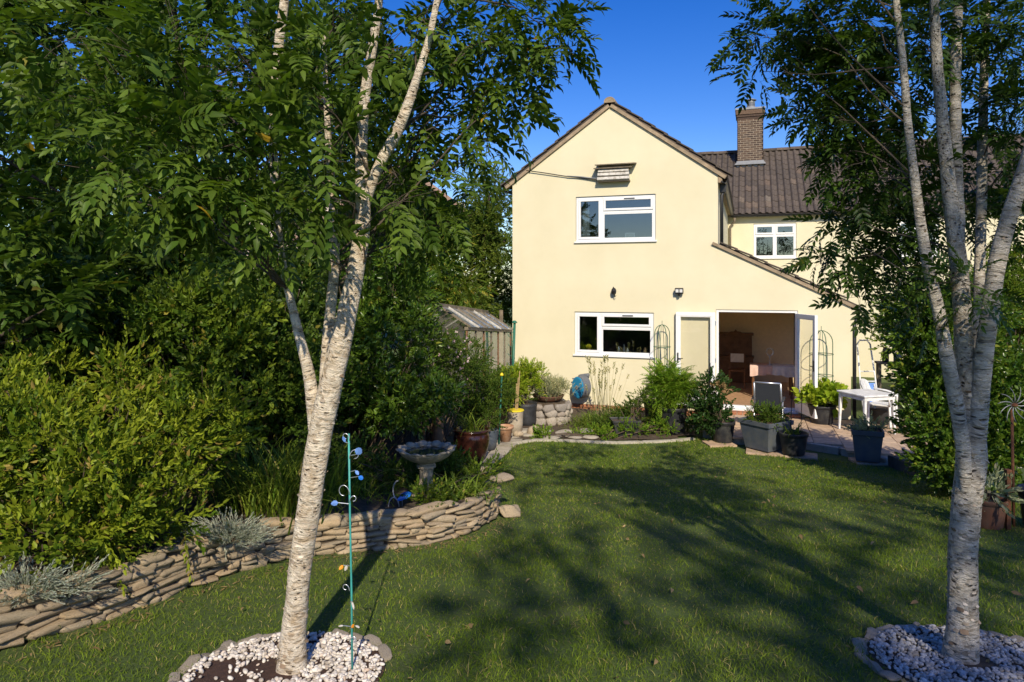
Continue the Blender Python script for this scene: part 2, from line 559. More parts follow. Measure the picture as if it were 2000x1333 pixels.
def thing(name, label, cat, loc=(0, 0, 0), rz=0, group=None):
    o = bpy.data.objects.new(name, None)
    o.empty_display_size = .1
    C.objects.link(o)
    o.location = loc
    o.rotation_euler = (0, 0, rz)
    return tag(o, label, cat, group)

def structure(o):
    o['kind'] = 'structure'
    return o

def np_mesh(name, V, T, mat, tint=None, smooth=False):
    """V (n,3), T (m,3) triangles, tint (n,2)"""
    me = bpy.data.meshes.new(name)
    n, m = len(V), len(T)
    me.vertices.add(n)
    me.vertices.foreach_set('co', np.ascontiguousarray(V, np.float32).ravel())
    me.loops.add(m * 3)
    me.loops.foreach_set('vertex_index', np.ascontiguousarray(T, np.int32).ravel())
    me.polygons.add(m)
    me.polygons.foreach_set('loop_start', np.arange(0, m * 3, 3, dtype=np.int32))
    me.polygons.foreach_set('loop_total', np.full(m, 3, np.int32))
    if smooth:
        me.polygons.foreach_set('use_smooth', np.ones(m, bool))
    if tint is not None:
        at = me.attributes.new('tint', 'FLOAT_COLOR', 'POINT')
        c = np.ones((n, 4), np.float32)
        c[:, 0] = tint[:, 0]
        c[:, 1] = tint[:, 1]
        c[:, 2] = 0
        at.data.foreach_set('color', c.ravel())
    me.materials.append(MATS[mat])
    me.update(calc_edges=True)
    return me

# ---- leaf templates: (V, T, leaf index per vertex); the leaf starts at the origin and grows along +X, +Z is its upper side
def leaf_shape(L, W, fold=.25, droop=.15):
    xs = [0, .3, .65, 1]
    ws = [0, 1, .8, 0]
    V = [(0, 0, 0), (.3 * L, W / 2, fold * W / 2), (.3 * L, -W / 2, fold * W / 2), (.68 * L, W * .4, fold * W * .4 - droop * L * .3), (.68 * L, -W * .4, fold * W * .4 - droop * L * .3), (L, 0, -droop * L), (.4 * L, 0, -.02 * L)]
    T = [(0, 6, 1), (0, 2, 6), (1, 6, 3), (2, 4, 6), (6, 5, 3), (6, 4, 5)]
    return np.array(V, float), np.array(T)

def join(parts):
    V, T, I, o = [], [], [], 0
    for k, (v, t) in enumerate(parts):
        V.append(v); T.append(t + o); I.append(np.full(len(v), k)); o += len(v)
    return np.concatenate(V), np.concatenate(T), np.concatenate(I)

def rot3(axis, a):
    return np.array(Matrix.Rotation(a, 3, axis))

def strip(pts, w):
    """thin triangular-section stem through pts"""
    V, T = [], []
    n = len(pts)
    for i, p in enumerate(pts):
        ww = w * (1 - .6 * i / max(1, n - 1))
        V += [(p[0], p[1] + ww, p[2]), (p[0], p[1] - ww, p[2]), (p[0], p[1], p[2] + ww * 1.4)]
    for i in range(n - 1):
        a = i * 3
        for k in range(3):
            b = (k + 1) % 3
            T += [(a + k, a + b, a + 3 + b), (a + k, a + 3 + b, a + 3 + k)]
    return np.array(V, float), np.array(T)

def t_pinnate(L, pairs, ll, lw, arch=.35):
    """compound leaf of a rowan: rachis with paired leaflets and one at the end"""
    parts = []
    f = lambda t: (L * t, 0, -arch * L * t * t)
    parts.append(strip([f(t) for t in (0, .35, .7, 1)], .0016 * L / .2))
    for i in range(pairs):
        t = .28 + .68 * i / max(1, pairs - 1)
        for s in (1, -1):
            v, tt = leaf_shape(ll * (.8 + .25 * math.sin(math.pi * (t - .1))), lw, .2, .22)
            R3 = rot3('Z', s * R(62 - 18 * t)) @ rot3('X', s * R(random.uniform(-22, 12)))
            parts.append((v @ R3.T + np.array(f(t)), tt))
    v, tt = leaf_shape(ll, lw, .2, .3)
    parts.append((v @ rot3('Y', R(25)).T + np.array(f(1)), tt))
    return join(parts)

def t_sprig(L, n, ll, lw, ang=50, stem=True):
    """twig with leaves in a spiral"""
    parts = []
    bend = random.uniform(-.15, .15)
    f = lambda t: (L * t, bend * L * t * t, 0)
    if stem:
        parts.append(strip([f(t) for t in (0, .5, 1)], .0018))
    for i in range(n):
        t = .15 + .85 * i / (n - 1)
        v, tt = leaf_shape(ll * random.uniform(.75, 1.1) * (1 - .35 * t), lw * (1 - .25 * t), .3, .18)
        phi = i * 2.4 + random.uniform(-.3, .3)
        R3 = rot3('X', phi) @ rot3('Y', -R(ang * (1 - .45 * t) + random.uniform(-10, 10)))
        parts.append((v @ R3.T + np.array(f(t)), tt))
    return join(parts)

def t_strap(L, W, arch, seg=5):
    """long arching blade growing up along +X and bending to -Z"""
    V, T = [], []
    x = z = 0
    a = 0
    for i in range(seg + 1):
        w = W * (1 - (i / seg) ** 2) * .5 + .0004
        V += [(x, w, z), (x, -w, z)]
        x += L / seg * math.cos(a); z -= L / seg * math.sin(a)
        a += arch / seg * (1 + i / seg)
    for i in range(seg):
        T += [(2 * i, 2 * i + 1, 2 * i + 3), (2 * i, 2 * i + 3, 2 * i + 2)]
    V, T = np.array(V, float), np.array(T)
    return V, T, np.zeros(len(V), int)

def t_stalk(L, headL, headW, n=10, thick=1):
    """stem with a spike of small leaves or flowers at its end"""
    parts = [strip([(0, 0, 0), (L * .5, 0, .01), (L, 0, 0)], .002 * thick)]
    for i in range(n):
        v, tt = leaf_shape(headW * 1.6, headW * .8, .3, 0)
        R3 = rot3('X', i * 2.4) @ rot3('Y', -R(40))
        parts.append((v @ R3.T + np.array((L - headL + headL * i / n, 0, 0)), tt))
    return join(parts)

def frames(dirs, up=None, roll=None):
    """rotation matrices whose X axis is dirs and Z axis is as near to up as it goes"""
    X = dirs / np.linalg.norm(dirs, axis=1, keepdims=True)
    U = np.tile([0, 0, 1.0], (len(X), 1)) if up is None else up
    U = U + rng.normal(0, .05, U.shape)
    Y = np.cross(U, X)
    Y /= np.linalg.norm(Y, axis=1, keepdims=True) + 1e-9
    Z = np.cross(X, Y)
    if roll is not None:
        c, s = np.cos(roll)[:, None], np.sin(roll)[:, None]
        Y, Z = Y * c + Z * s, Z * c - Y * s
    return np.stack([X, Y, Z], axis=2)

def scatter(tmpls, pos, M, scale, tint_lo=0, tint_hi=1, odd=.0):
    """copies of the templates as one set of triangles; returns V, T, tint"""
    Vs, Ts, Cs = [], [], []
    o = 0
    which = rng.integers(0, len(tmpls), len(pos))
    for k, (tv, tt, ti) in enumerate(tmpls):
        sel = np.where(which == k)[0]
        if not len(sel):
            continue
        v = np.einsum('nij,vj->nvi', M[sel], tv) * scale[sel][:, None, None] + pos[sel][:, None, :]
        nv = len(tv)
        base = rng.uniform(tint_lo, tint_hi, len(sel))
        nl = ti.max() + 1
        lt = np.clip(base[:, None] + rng.normal(0, .12, (len(sel), nl)), 0, .85)
        lt = np.where(rng.random(lt.shape) < odd, 1.0, lt)
        lb = rng.random((len(sel), nl))
        Cs.append(np.stack([lt[:, ti], lb[:, ti]], axis=2).reshape(-1, 2))
        Vs.append(v.reshape(-1, 3))
        Ts.append((tt[None] + (np.arange(len(sel)) * nv)[:, None, None]).reshape(-1, 3) + o)
        o += len(sel) * nv
    return np.concatenate(Vs), np.concatenate(Ts), np.concatenate(Cs)

def rdirs(n):
    v = rng.normal(size=(n, 3))
    return v / np.linalg.norm(v, axis=1, keepdims=True)

def clump_leaves(clumps, tmpls, out=1.0, up=.3, rnd=.6, smin=.75, smax=1.15, shell=.35, odd=.02, centre=None):
    """clumps: list of (centre Vector, (rx, ry, rz), count): leaves point outwards from each clump"""
    pos, dirs = [], []
    for c, r, n in clumps:
        d = rdirs(n)
        rad = rng.uniform(shell, 1, n)[:, None] ** .6
        r = np.array(r if not isinstance(r, (int, float)) else (r, r, r))
        pos.append(np.array(c) + d * rad * r)
        dd = d * out + rng.normal(0, rnd, (n, 3))
        dd[:, 2] += up
        if centre is not None:
            e = np.array(c) - np.array(centre)
            dd += e / (np.linalg.norm(e) + 1e-6) * .6
        dirs.append(dd)
    pos, dirs = np.concatenate(pos), np.concatenate(dirs)
    M = frames(dirs, roll=rng.normal(0, .5, len(pos)))
    sc = rng.uniform(smin, smax, len(pos))
    return scatter(tmpls, pos, M, sc, 0, .8, odd)

def foliage(name, vt, mat, parent, kind='stuff', loc=None):
    V, T, Cc = vt
    if loc is not None:
        V = V - np.array(loc)
    return link(name, np_mesh(name, V, T, mat, Cc), parent, kind=kind)

def blob_clumps(centre, radii, n, r, per, jitter=.12, low=-1.0):
    """clump centres spread through an ellipsoid's outer part"""
    res = []
    while len(res) < n:
        d = rdirs(1)[0]
        if d[2] < low:
            continue
        k = rng.uniform(.45, 1.0) ** .5
        c = np.array(centre) + d * np.array(radii) * k
        rr = r * rng.uniform(.7, 1.35)
        res.append((c, (rr, rr, rr * .75), int(per * rng.uniform(.6, 1.4))))
    return res

def smooth_path(pts, rad, step=.06):
    """Catmull-Rom through pts with their radii"""
    pts = [Vector(p) for p in pts]
    P0 = [pts[0] * 2 - pts[1]] + pts + [pts[-1] * 2 - pts[-2]]
    op, orad = [], []
    for i in range(1, len(P0) - 2):
        a, b, c, d = P0[i - 1:i + 3]
        n = max(2, int((c - b).length / step))
        for k in range(n):
            t = k / n
            op.append(.5 * ((2 * b) + (c - a) * t + (2 * a - 5 * b + 4 * c - d) * t * t + (3 * b - a - 3 * c + d) * t ** 3))
            orad.append(rad[i - 1] * (1 - t) + rad[i] * t)
    op.append(pts[-1]); orad.append(rad[-1])
    return op, orad

def inside(poly, x, y):
    x, y = np.asarray(x), np.asarray(y)
    res = np.zeros(x.shape, bool)
    n = len(poly)
    for i in range(n):
        x0, y0 = poly[i]; x1, y1 = poly[(i + 1) % n]
        c = ((y0 > y) != (y1 > y)) & (x < (x1 - x0) * (y - y0) / (y1 - y0 + 1e-12) + x0)
        res ^= c
    return res

# ------------------------------------------------------------------ ground
def build_ground():
    xs = np.concatenate([np.linspace(-90, -12, 14), np.linspace(-10, 12, 45), np.linspace(14, 90, 14)])
    ys = np.concatenate([np.linspace(-60, -6, 10), np.linspace(-5, 18, 70), np.linspace(20, 140, 14)])
    X, Y = np.meshgrid(xs, ys)
    Z = zg(Y) + .012 * np.sin(X * 1.3 + .5) * np.sin(Y * 1.1) * (np.abs(Y - 6) < 12)
    V = np.stack([X.ravel(), Y.ravel(), Z.ravel()], 1)
    nx = len(xs)
    T = []
    for j in range(len(ys) - 1):
        for i in range(nx - 1):
            a = j * nx + i
            T += [(a, a + 1, a + nx + 1), (a, a + nx + 1, a + nx)]
    o = link('ground', np_mesh('ground', V, np.array(T), 'lawn_ground', smooth=True))
    structure(o)
build_ground()
def gz(x, y):
    y = np.asarray(y, float); x = np.asarray(x, float)
    return zg(y) + .012 * np.sin(x * 1.3 + .5) * np.sin(y * 1.1) * (np.abs(y - 6) < 12)

# base line of the dry stone wall, from the left edge of the picture to its rounded end
WP = [(-3.05, 2.95), (-2.93, 3.3), (-2.75, 3.67), (-2.55, 4.0), (-2.33, 4.44), (-2.11, 4.98), (-1.80, 5.42), (-1.42, 5.66), (-1.04, 5.80), (-.72, 5.98), (-.46, 6.25), (-.26, 6.65), (-.14, 7.1), (-.17, 7.5), (-.33, 7.85)]
LAWN = [(-3.05, 2.4)] + WP[1:] + [(-.45, 8.6), (-.42, 9.35), (-.2, 10.8), (0.0, 12.2), (.47, 12.52), (1.2, 12.45), (1.87, 12.38), (2.84, 12.55), (3.7, 12.75), (3.93, 11.9), (4.3, 11.5), (4.76, 11.35), (5.3, 11.1), (5.8, 10.6), (5.7, 8.9), (6.3, 7.2), (7.4, 2.4)]
RING_L, RING_R = (-1.13, 3.40), (2.37, 3.50)
RR = .50

def build_soil():
    # raised border behind the stone wall
    def far(i, n):
        t = i / (n - 1)
        return (-7.5 + 6.2 * t ** 1.2, 1.5 + 9.8 * t)
    pts, _ = smooth_path([(x, y, 0) for x, y in WP] + [(-.52, 8.6, 0), (-.55, 9.6, 0), (-.6, 10.6, 0)], [0] * (len(WP) + 3), .22)
    n, m = len(pts), 16
    V, T = [], []
    for i, p in enumerate(pts):
        q = far(i, n)
        d = Vector((q[0] - p.x, q[1] - p.y, 0)).normalized()
        for j in range(m):
            t = j / (m - 1)
            s = .11 / max(.2, (Vector((q[0], q[1], 0)) - p).length)
            tt = s + (1 - s) * t
            x, y = p.x + (q[0] - p.x) * tt, p.y + (q[1] - p.y) * tt
            h = .25 if p.y < 7.9 else max(.02, .25 - .1 * (p.y - 7.9))
            V.append((x, y, float(gz(x, y)) + h + .10 * min(1, t * 2) + .03 * math.sin(x * 7) * math.sin(y * 6 + 1)))
    for i in range(n - 1):
        for j in range(m - 1):
            a = i * m + j
            T += [(a, a + m, a + m + 1), (a, a + m + 1, a + 1)]
    structure(link('border_soil', np_mesh('border_soil', np.array(V), np.array(T), 'soil', smooth=True)))
    # flower bed in front of the house
    poly = [(.02, 12.3), (.47, 12.6), (1.2, 12.53), (1.87, 12.46), (2.84, 12.63), (3.6, 12.9), (4.3, 14.6), (2.5, 15.42), (.1, 16.25), (-.6, 14.5)]
    V, T = [], []
    g = 26
    xs, ys = np.linspace(-.6, 4.3, g), np.linspace(12.3, 16.25, g)
    ok = {}
    for j in range(g):
        for i in range(g):
            if inside(poly, xs[i], ys[j]):
                ok[(i, j)] = len(V)
                V.append((xs[i], ys[j], -.13 + .025 * math.sin(xs[i] * 6) * math.sin(ys[j] * 7) + .03 * (ys[j] - 12.3) / 4))
    for (i, j), a in ok.items():
        q = [(i, j), (i + 1, j), (i + 1, j + 1), (i, j + 1)]
        if all(k in ok for k in q):
            q = [ok[k] for k in q]
            T += [(q[0], q[1], q[2]), (q[0], q[2], q[3])]
    structure(link('flower_bed', np_mesh('flower_bed', np.array(V), np.array(T), 'soil', smooth=True)))
build_soil()

def build_grass():
    xs, ys = [], []
    for y0, y1, dens in ((2.4, 4.2, 5200), (4.2, 6.2, 4200), (6.2, 9, 2900), (9, 12.9, 2300)):
        w = 11.4
        n = int((y1 - y0) * w * dens)
        x, y = rng.uniform(-4, 7.4, n), rng.uniform(y0, y1, n)
        k = inside(LAWN, x, y) & (np.abs(x) < y * 1.0 + 1.6)
        for cx, cy in (RING_L, RING_R):
            k &= (x - cx) ** 2 + (y - cy) ** 2 > (RR * .98) ** 2
        xs.append(x[k]); ys.append(y[k])
    x, y = np.concatenate(xs), np.concatenate(ys)
    n = len(x)
    # worn patches: blades get shorter and sparser there
    worn = .5 + .5 * np.sin(x * 2.1 + 1.7 * np.sin(y * 1.3)) * np.sin(y * 1.9 + 1.1 * np.sin(x * 1.7 + 2))
    wp = np.array(WP)
    dw = np.min(np.hypot(x[:, None] - wp[None, :, 0], y[:, None] - wp[None, :, 1]), axis=1)
    keep = rng.random(n) < np.clip(1.05 - .35 * worn, 0, 1) * np.clip((dw - .02) / .28, .22, 1)
    x, y, worn = x[keep], y[keep], worn[keep]
    n = len(x)
    z = gz(x, y)
    h = rng.uniform(.022, .052, n) * (1.15 - .4 * worn)
    patch = .5 + .5 * np.sin(x * 5.3 + 2 * np.sin(y * 4.1)) * np.sin(y * 6.1 + 1.5 * np.sin(x * 3.7))
    h = h * (.6 + .5 * patch)
    lp = np.array(LAWN[len(WP) + 1:])
    de = np.full(n, 9.0)
    for (ax, ay), (bx, by) in zip(lp[:-1], lp[1:]):
        t = np.clip(((x - ax) * (bx - ax) + (y - ay) * (by - ay)) / ((bx - ax) ** 2 + (by - ay) ** 2), 0, 1)
        de = np.minimum(de, np.hypot(x - ax - t * (bx - ax), y - ay - t * (by - ay)))
    h = h * (1 + 1.5 * np.clip(1 - de / .12, 0, 1) * rng.random(n))     # untrimmed edge along kerb and pots
    tall = rng.random(n) < .02
    h = np.where(tall, h * 1.7, h)
    wd = np.maximum(.0032, y * .0006) * rng.uniform(.7, 1.5, n)
    a = rng.uniform(0, 2 * np.pi, n)
    lean = rng.uniform(.25, 1.7, n)
    dx, dy = np.cos(a), np.sin(a)
    ca = rng.uniform(0, 2 * np.pi, n)
    sx, sy = np.cos(ca) * wd / 2, np.sin(ca) * wd / 2
    def at(t, k):
        off = lean * h * t * t
        return np.stack([x + dx * off + sx * k, y + dy * off + sy * k, z - .004 + h * (t - .25 * lean * t * t)], 1)
    V = np.stack([at(0, 1), at(0, -1), at(.55, .8), at(.55, -.8), at(1, 0)], 1).reshape(-1, 3)
    b = (np.arange(n) * 5)[:, None, None]
    T = (np.array([(0, 1, 3), (0, 3, 2), (2, 3, 4)])[None] + b).reshape(-1, 3)
    c1 = np.clip(rng.normal(.32, .22, n) + .28 * worn + .16 * patch, 0, .85)
    c1 = np.where(rng.random(n) < .05 + .08 * worn, 1.0, c1)
    tint = np.repeat(np.stack([c1, rng.random(n)], 1), 5, axis=0)
    o = link('grass', np_mesh('grass', V, T, 'grass_blade', tint), kind='stuff')
    o['label'] = 'short green lawn grass between the stone wall and the patio'
    o['category'] = 'grass'
build_grass()

# dead leaves and dry clippings lying along the foot of the stone wall
def build_litter():
    n = 420
    i = rng.integers(0, len(WP) - 2, n); t = rng.random(n)
    wp = np.array(WP)
    p = wp[i] * (1 - t)[:, None] + wp[i + 1] * t[:, None]
    p = p + np.stack([rng.uniform(.03, .24, n), -rng.uniform(.02, .16, n)], 1)
    pos = np.column_stack([p, gz(p[:, 0], p[:, 1]) + .015])
    d = rng.normal(size=(n, 3)) * np.array([1, 1, .15])
    tm = [t_strap(.07, .004, 1.2, 3), t_strap(.05, .003, -.8, 3), t_strap(.045, .012, .5, 3)]
    V, T, Cc = scatter(tm, pos, frames(d), rng.uniform(.6, 1.3, n))
    o = link('dry_clippings', np_mesh('dry_clippings', V, T, 'dry_litter', Cc), kind='stuff')
    o['label'] = 'straw coloured dry clippings along the foot of the stone wall'
    o['category'] = 'litter'
build_litter()

# a few fallen leaves lying on the lawn
def build_fallen():
    n = 170
    x, y = rng.uniform(-2.4, 4.6, n), rng.uniform(3.0, 10.5, n)
    k = inside(LAWN, x, y)
    x, y = x[k], y[k]
    n = len(x)
    pos = np.column_stack([x, y, gz(x, y) + .035])
    d = rng.normal(size=(n, 3)) * np.array([1, 1, .25])
    v, t = leaf_shape(.05, .022, .4, .3)
    V, T, Cc = scatter([(v, t, np.zeros(len(v), int))], pos, frames(d, roll=rng.normal(0, .5, n)), rng.uniform(.6, 1.3, n))
    o = link('fallen_leaves', np_mesh('fallen_leaves', V, T, 'dry_litter', Cc), kind='stuff')
    o['label'] = 'scattered dry birch leaves fallen on the lawn'
    o['category'] = 'leaves'
build_fallen()

# ------------------------------------------------------------------ stones
def stone_mesh(name, mat, seed, p=2.6, nu=10, nv=6, rough=.12, chip=.0):
    """a worn flat stone, one unit across in each direction"""
    r = random.Random(seed)
    ph = [r.uniform(0, 6.28) for _ in range(6)]
    mb = MB()
    def pt(u, v):
        c = lambda a: math.copysign(abs(math.cos(a)) ** (2 / p), math.cos(a))
        s = lambda a: math.copysign(abs(math.sin(a)) ** (2 / p), math.sin(a))
        k = 1 + rough * (math.sin(2 * u + ph[0]) * .6 + math.sin(3 * u + ph[1] + v * 2) * .5 + math.sin(v * 3 + ph[2]) * .4)
        return (.5 * k * c(v) * c(u), .5 * k * c(v) * s(u), .5 * (1 + rough * .6 * math.sin(u + ph[3])) * s(v))
    if chip:
        pt0 = pt
        pt = lambda u, v_: tuple(q + r.uniform(-chip, chip) * w for q, w in zip(pt0(u, v_), (1, 1, 1.3)))
    v = [pt(2 * math.pi * i / nu, -math.pi / 2 + math.pi * j / nv) for j in range(1, nv) for i in range(nu)]
    v += [pt(0, -math.pi / 2 + 1e-3), pt(0, math.pi / 2 - 1e-3)]
    f = []
    for j in range(nv - 2):
        for i in range(nu):
            f.append((j * nu + i, j * nu + (i + 1) % nu, (j + 1) * nu + (i + 1) % nu, (j + 1) * nu + i))
    b, t = len(v) - 2, len(v) - 1
    for i in range(nu):
        f.append((b, (i + 1) % nu, i))
        f.append((t, (nv - 2) * nu + i, (nv - 2) * nu + (i + 1) % nu))
    mb.add(v, f)
    return mb.mesh(name, mat, smooth=True)

def build_stone_wall():
    pts, _ = smooth_path([(x, y, 0) for x, y in WP], [0] * len(WP), .02)
    P2 = np.array([(p.x, p.y) for p in pts])
    seg = np.hypot(*np.diff(P2, axis=0).T)
    S = np.concatenate([[0], np.cumsum(seg)])
    total = S[-1]
    def pos(s):
        s = min(max(s, 0), total - 1e-4)
        i = np.searchsorted(S, s, side='right') - 1
        t = (s - S[i]) / seg[i]
        p = P2[i] * (1 - t) + P2[i + 1] * t
        d = (P2[min(i + 4, len(P2) - 1)] - P2[max(i - 4, 0)])
        return p, math.atan2(d[1], d[0])
    p0, _a = pos(0)
    t = thing('stone_wall', 'low curved dry stone wall of flat buff stones beside the lawn', 'wall', (0, 0, 0))
    variants = [stone_mesh('stone', 'wall_stone', 40 + i, p=5.5, nu=12, rough=.15, chip=.035) for i in range(9)]
    # dark earth core, set back from the faces of the stones
    core = MB()
    ring = []
    for k in range(0, len(pts), 6):
        p, a = pos(S[k])
        nx, ny = math.sin(a), -math.cos(a)
        z = float(gz(p[0], p[1]))
        ring.append([(p[0] + nx * o - nx * .10, p[1] + ny * o - ny * .10, z + h) for o, h in ((.065, -.05), (.065, .24), (-.09, .26), (-.09, -.05))])
    v = [q for r in ring for q in r]
    f = [(i * 4 + k, (i + 1) * 4 + k, (i + 1) * 4 + (k + 1) % 4, i * 4 + (k + 1) % 4) for i in range(len(ring) - 1) for k in range(4)]
    core.add(v, f).build('earth_core', 'soil', t)
    rnd = random.Random(5)
    z0 = 0.0
    count = 0
    for c in range(8):
        th = rnd.uniform(.033, .044)
        s = rnd.uniform(-.15, 0)
        while s < total:
            L = rnd.choice([.08, .11, .15, .19, .24, .30]) * rnd.uniform(.8, 1.2) * (1.15 if c > 5 else 1)
            s += L / 2
            if s > total:
                break
            p, a = pos(s)
            nx, ny = math.sin(a), -math.cos(a)
            dep = rnd.uniform(.09, .135)
            push = rnd.uniform(-.02, .016) - c * .003
            hh = th * rnd.uniform(.8, 1.5)
            x, y = p[0] + nx * (push - dep * .35), p[1] + ny * (push - dep * .35)
            z = float(gz(p[0], p[1])) + z0 + th / 2 + .012 * math.sin(s * 3 + c) + rnd.uniform(-.005, .005)
            if c == 7 and rnd.random() < .3:
                s += L / 2
                continue
            o = link('stone', rnd.choice(variants), t)
            o.location = (x, y, z)
            o.rotation_euler = (rnd.uniform(-.12, .12), rnd.uniform(-.13, .13) + .13 * math.sin(a), a + rnd.uniform(-.2, .2))
            o.scale = (L * 1.03, dep, hh * 1.0)
            count += 1
            s += L / 2
        z0 += th
    # a few stones slid down at the rounded end
    for x, y, dz, rz, rx, sc in ((-.02, 7.02, .06, .4, .9, (.2, .13, .05)), (-.03, 7.25, .03, 1.4, .2, (.17, .14, .05)), (-.12, 7.3, .36, .8, .12, (.24, .17, .05)), (-.3, 7.9, .36, 1.9, .1, (.2, .16, .05))):
        o = link('stone', variants[0], t)
        o.location = (x, y, float(gz(x, y)) + dz)
        o.rotation_euler = (rx, 0, rz)
        o.scale = sc
build_stone_wall()

def build_wall_weeds():
    n = 150
    wp = np.array(WP)
    i = rng.integers(0, len(WP) - 3, n); t = rng.random(n)
    p = wp[i] * (1 - t)[:, None] + wp[i + 1] * t[:, None]
    hgt = rng.choice([.02, .05, .29, .30, .31], n)
    pos = np.column_stack([p[:, 0] - .02 + rng.uniform(-.05, .03, n), p[:, 1] + rng.uniform(-.02, .04, n), gz(p[:, 0], p[:, 1]) + hgt])
    d = np.column_stack([rng.normal(0, .6, n), rng.normal(-.4, .5, n), rng.uniform(.3, 1, n)])
    V, T, Cc = scatter([t_sprig(.06, 7, .03, .014, 60, False), t_strap(.09, .005, 1.0, 3), t_strap(.07, .004, .6, 3)], pos, frames(d), rng.uniform(.6, 1.3, n))
    o = link('wall_weeds', np_mesh('wall_weeds', V, T, 'leaf_bright', Cc), kind='stuff')
    o['label'] = 'small weeds and grass tufts growing in the stone wall joints'
    o['category'] = 'weeds'
build_wall_weeds()

PEB = None
def tree_ring(name, label, c, mat, stone_from, soil_mat, npeb, bare):
    t = thing(name, label, 'tree ring', (c[0], c[1], float(gz(*c))))
    zl = lambda x, y: float(gz(c[0] + x, c[1] + y) - gz(*c))
    # soil disc
    mb = MB()
    v, f, n = [(0, 0, .02)], [], 32
    for k in range(n):
        a = 2 * math.pi * k / n
        x, y = RR * .98 * math.cos(a), RR * .98 * math.sin(a)
        v.append((x, y, zl(x, y) + .012))
    f = [(0, 1 + k, 1 + (k + 1) % n) for k in range(n)]
    mb.add(v, f).build('soil', soil_mat, t, smooth=True)
    # flat stones round the rim
    var = [stone_mesh('rim_stone', 'ring_stone', 80 + i, p=4, nu=12, rough=.2, chip=.04) for i in range(6)]
    a = stone_from
    rnd = random.Random(len(label))
    while a < stone_from + 2 * math.pi - .1:
        L = rnd.uniform(.05, .16)
        a += L / RR / 2
        x, y = (RR + rnd.uniform(-.02, .03)) * math.cos(a), (RR + rnd.uniform(-.02, .03)) * math.sin(a)
        if rnd.random() < .2:
            a += L / RR / 2
            continue
        o = link('rim_stone', rnd.choice(var), t)
        o.location = (x, y, zl(x, y) + rnd.uniform(-.004, .012))
        o.rotation_euler = (rnd.uniform(-.2, .1) - .13, rnd.uniform(-.1, .1), a + math.pi / 2 + rnd.uniform(-.2, .2))
        o.scale = (L * .98, rnd.uniform(.05, .09), rnd.uniform(.022, .038))
        a += L / RR / 2
    # pebbles: a joined mass of little stones
    base = []
    for i in range(5):
        r = random.Random(i)
        bm = bmesh.new()
        bmesh.ops.create_icosphere(bm, subdivisions=2 if i < 3 else 1, radius=.5)
        tv = np.array([(w.co.x * (1 + .15 * math.sin(w.co.y * 5 + i)), w.co.y * r.uniform(.65, .7), w.co.z * .55) for w in bm.verts])
        bm.verts.ensure_lookup_table()
        tt = np.array([[w.index for w in fc.verts] for fc in bm.faces])
        bm.free()
        base.append((tv, tt, np.zeros(len(tv), int)))
    rr = RR * .95 * np.sqrt(rng.random(npeb * 2)); aa = rng.uniform(0, 2 * np.pi, npeb * 2)
    x, y = rr * np.cos(aa), rr * np.sin(aa)
    k = rng.random(len(x)) > bare(x, y)
    k &= np.hypot(x, y) > .1
    x, y = x[k][:npeb], y[k][:npeb]
    zz = np.array([zl(p, q) for p, q in zip(x, y)]) + .018 + rng.uniform(0, .012, len(x))
    M = frames(rng.normal(size=(len(x), 3)) * np.array([1, 1, .3]), roll=rng.normal(0, .3, len(x)))
    V, T, Cc = scatter(base, np.column_stack([x, y, zz]), M, rng.uniform(.012, .038, len(x)) ** 1.0)
    o = link('pebbles', np_mesh('pebbles', V, T, mat, None, smooth=True), t, kind='stuff')
    return t
tree_ring('tree_ring', 'round bed of white pebbles at the foot of the left birch', RING_L, 'pebble_white', .3, 'red_soil', 1700,
          lambda x, y: np.where((x < -.05) & (y < .12) & (x > -.42), .88, .12))
tree_ring('tree_ring', 'round bed of grey pebbles at the foot of the right birch', RING_R, 'pebble_grey', .0, 'soil', 2100, lambda x, y: np.full(x.shape, .03))

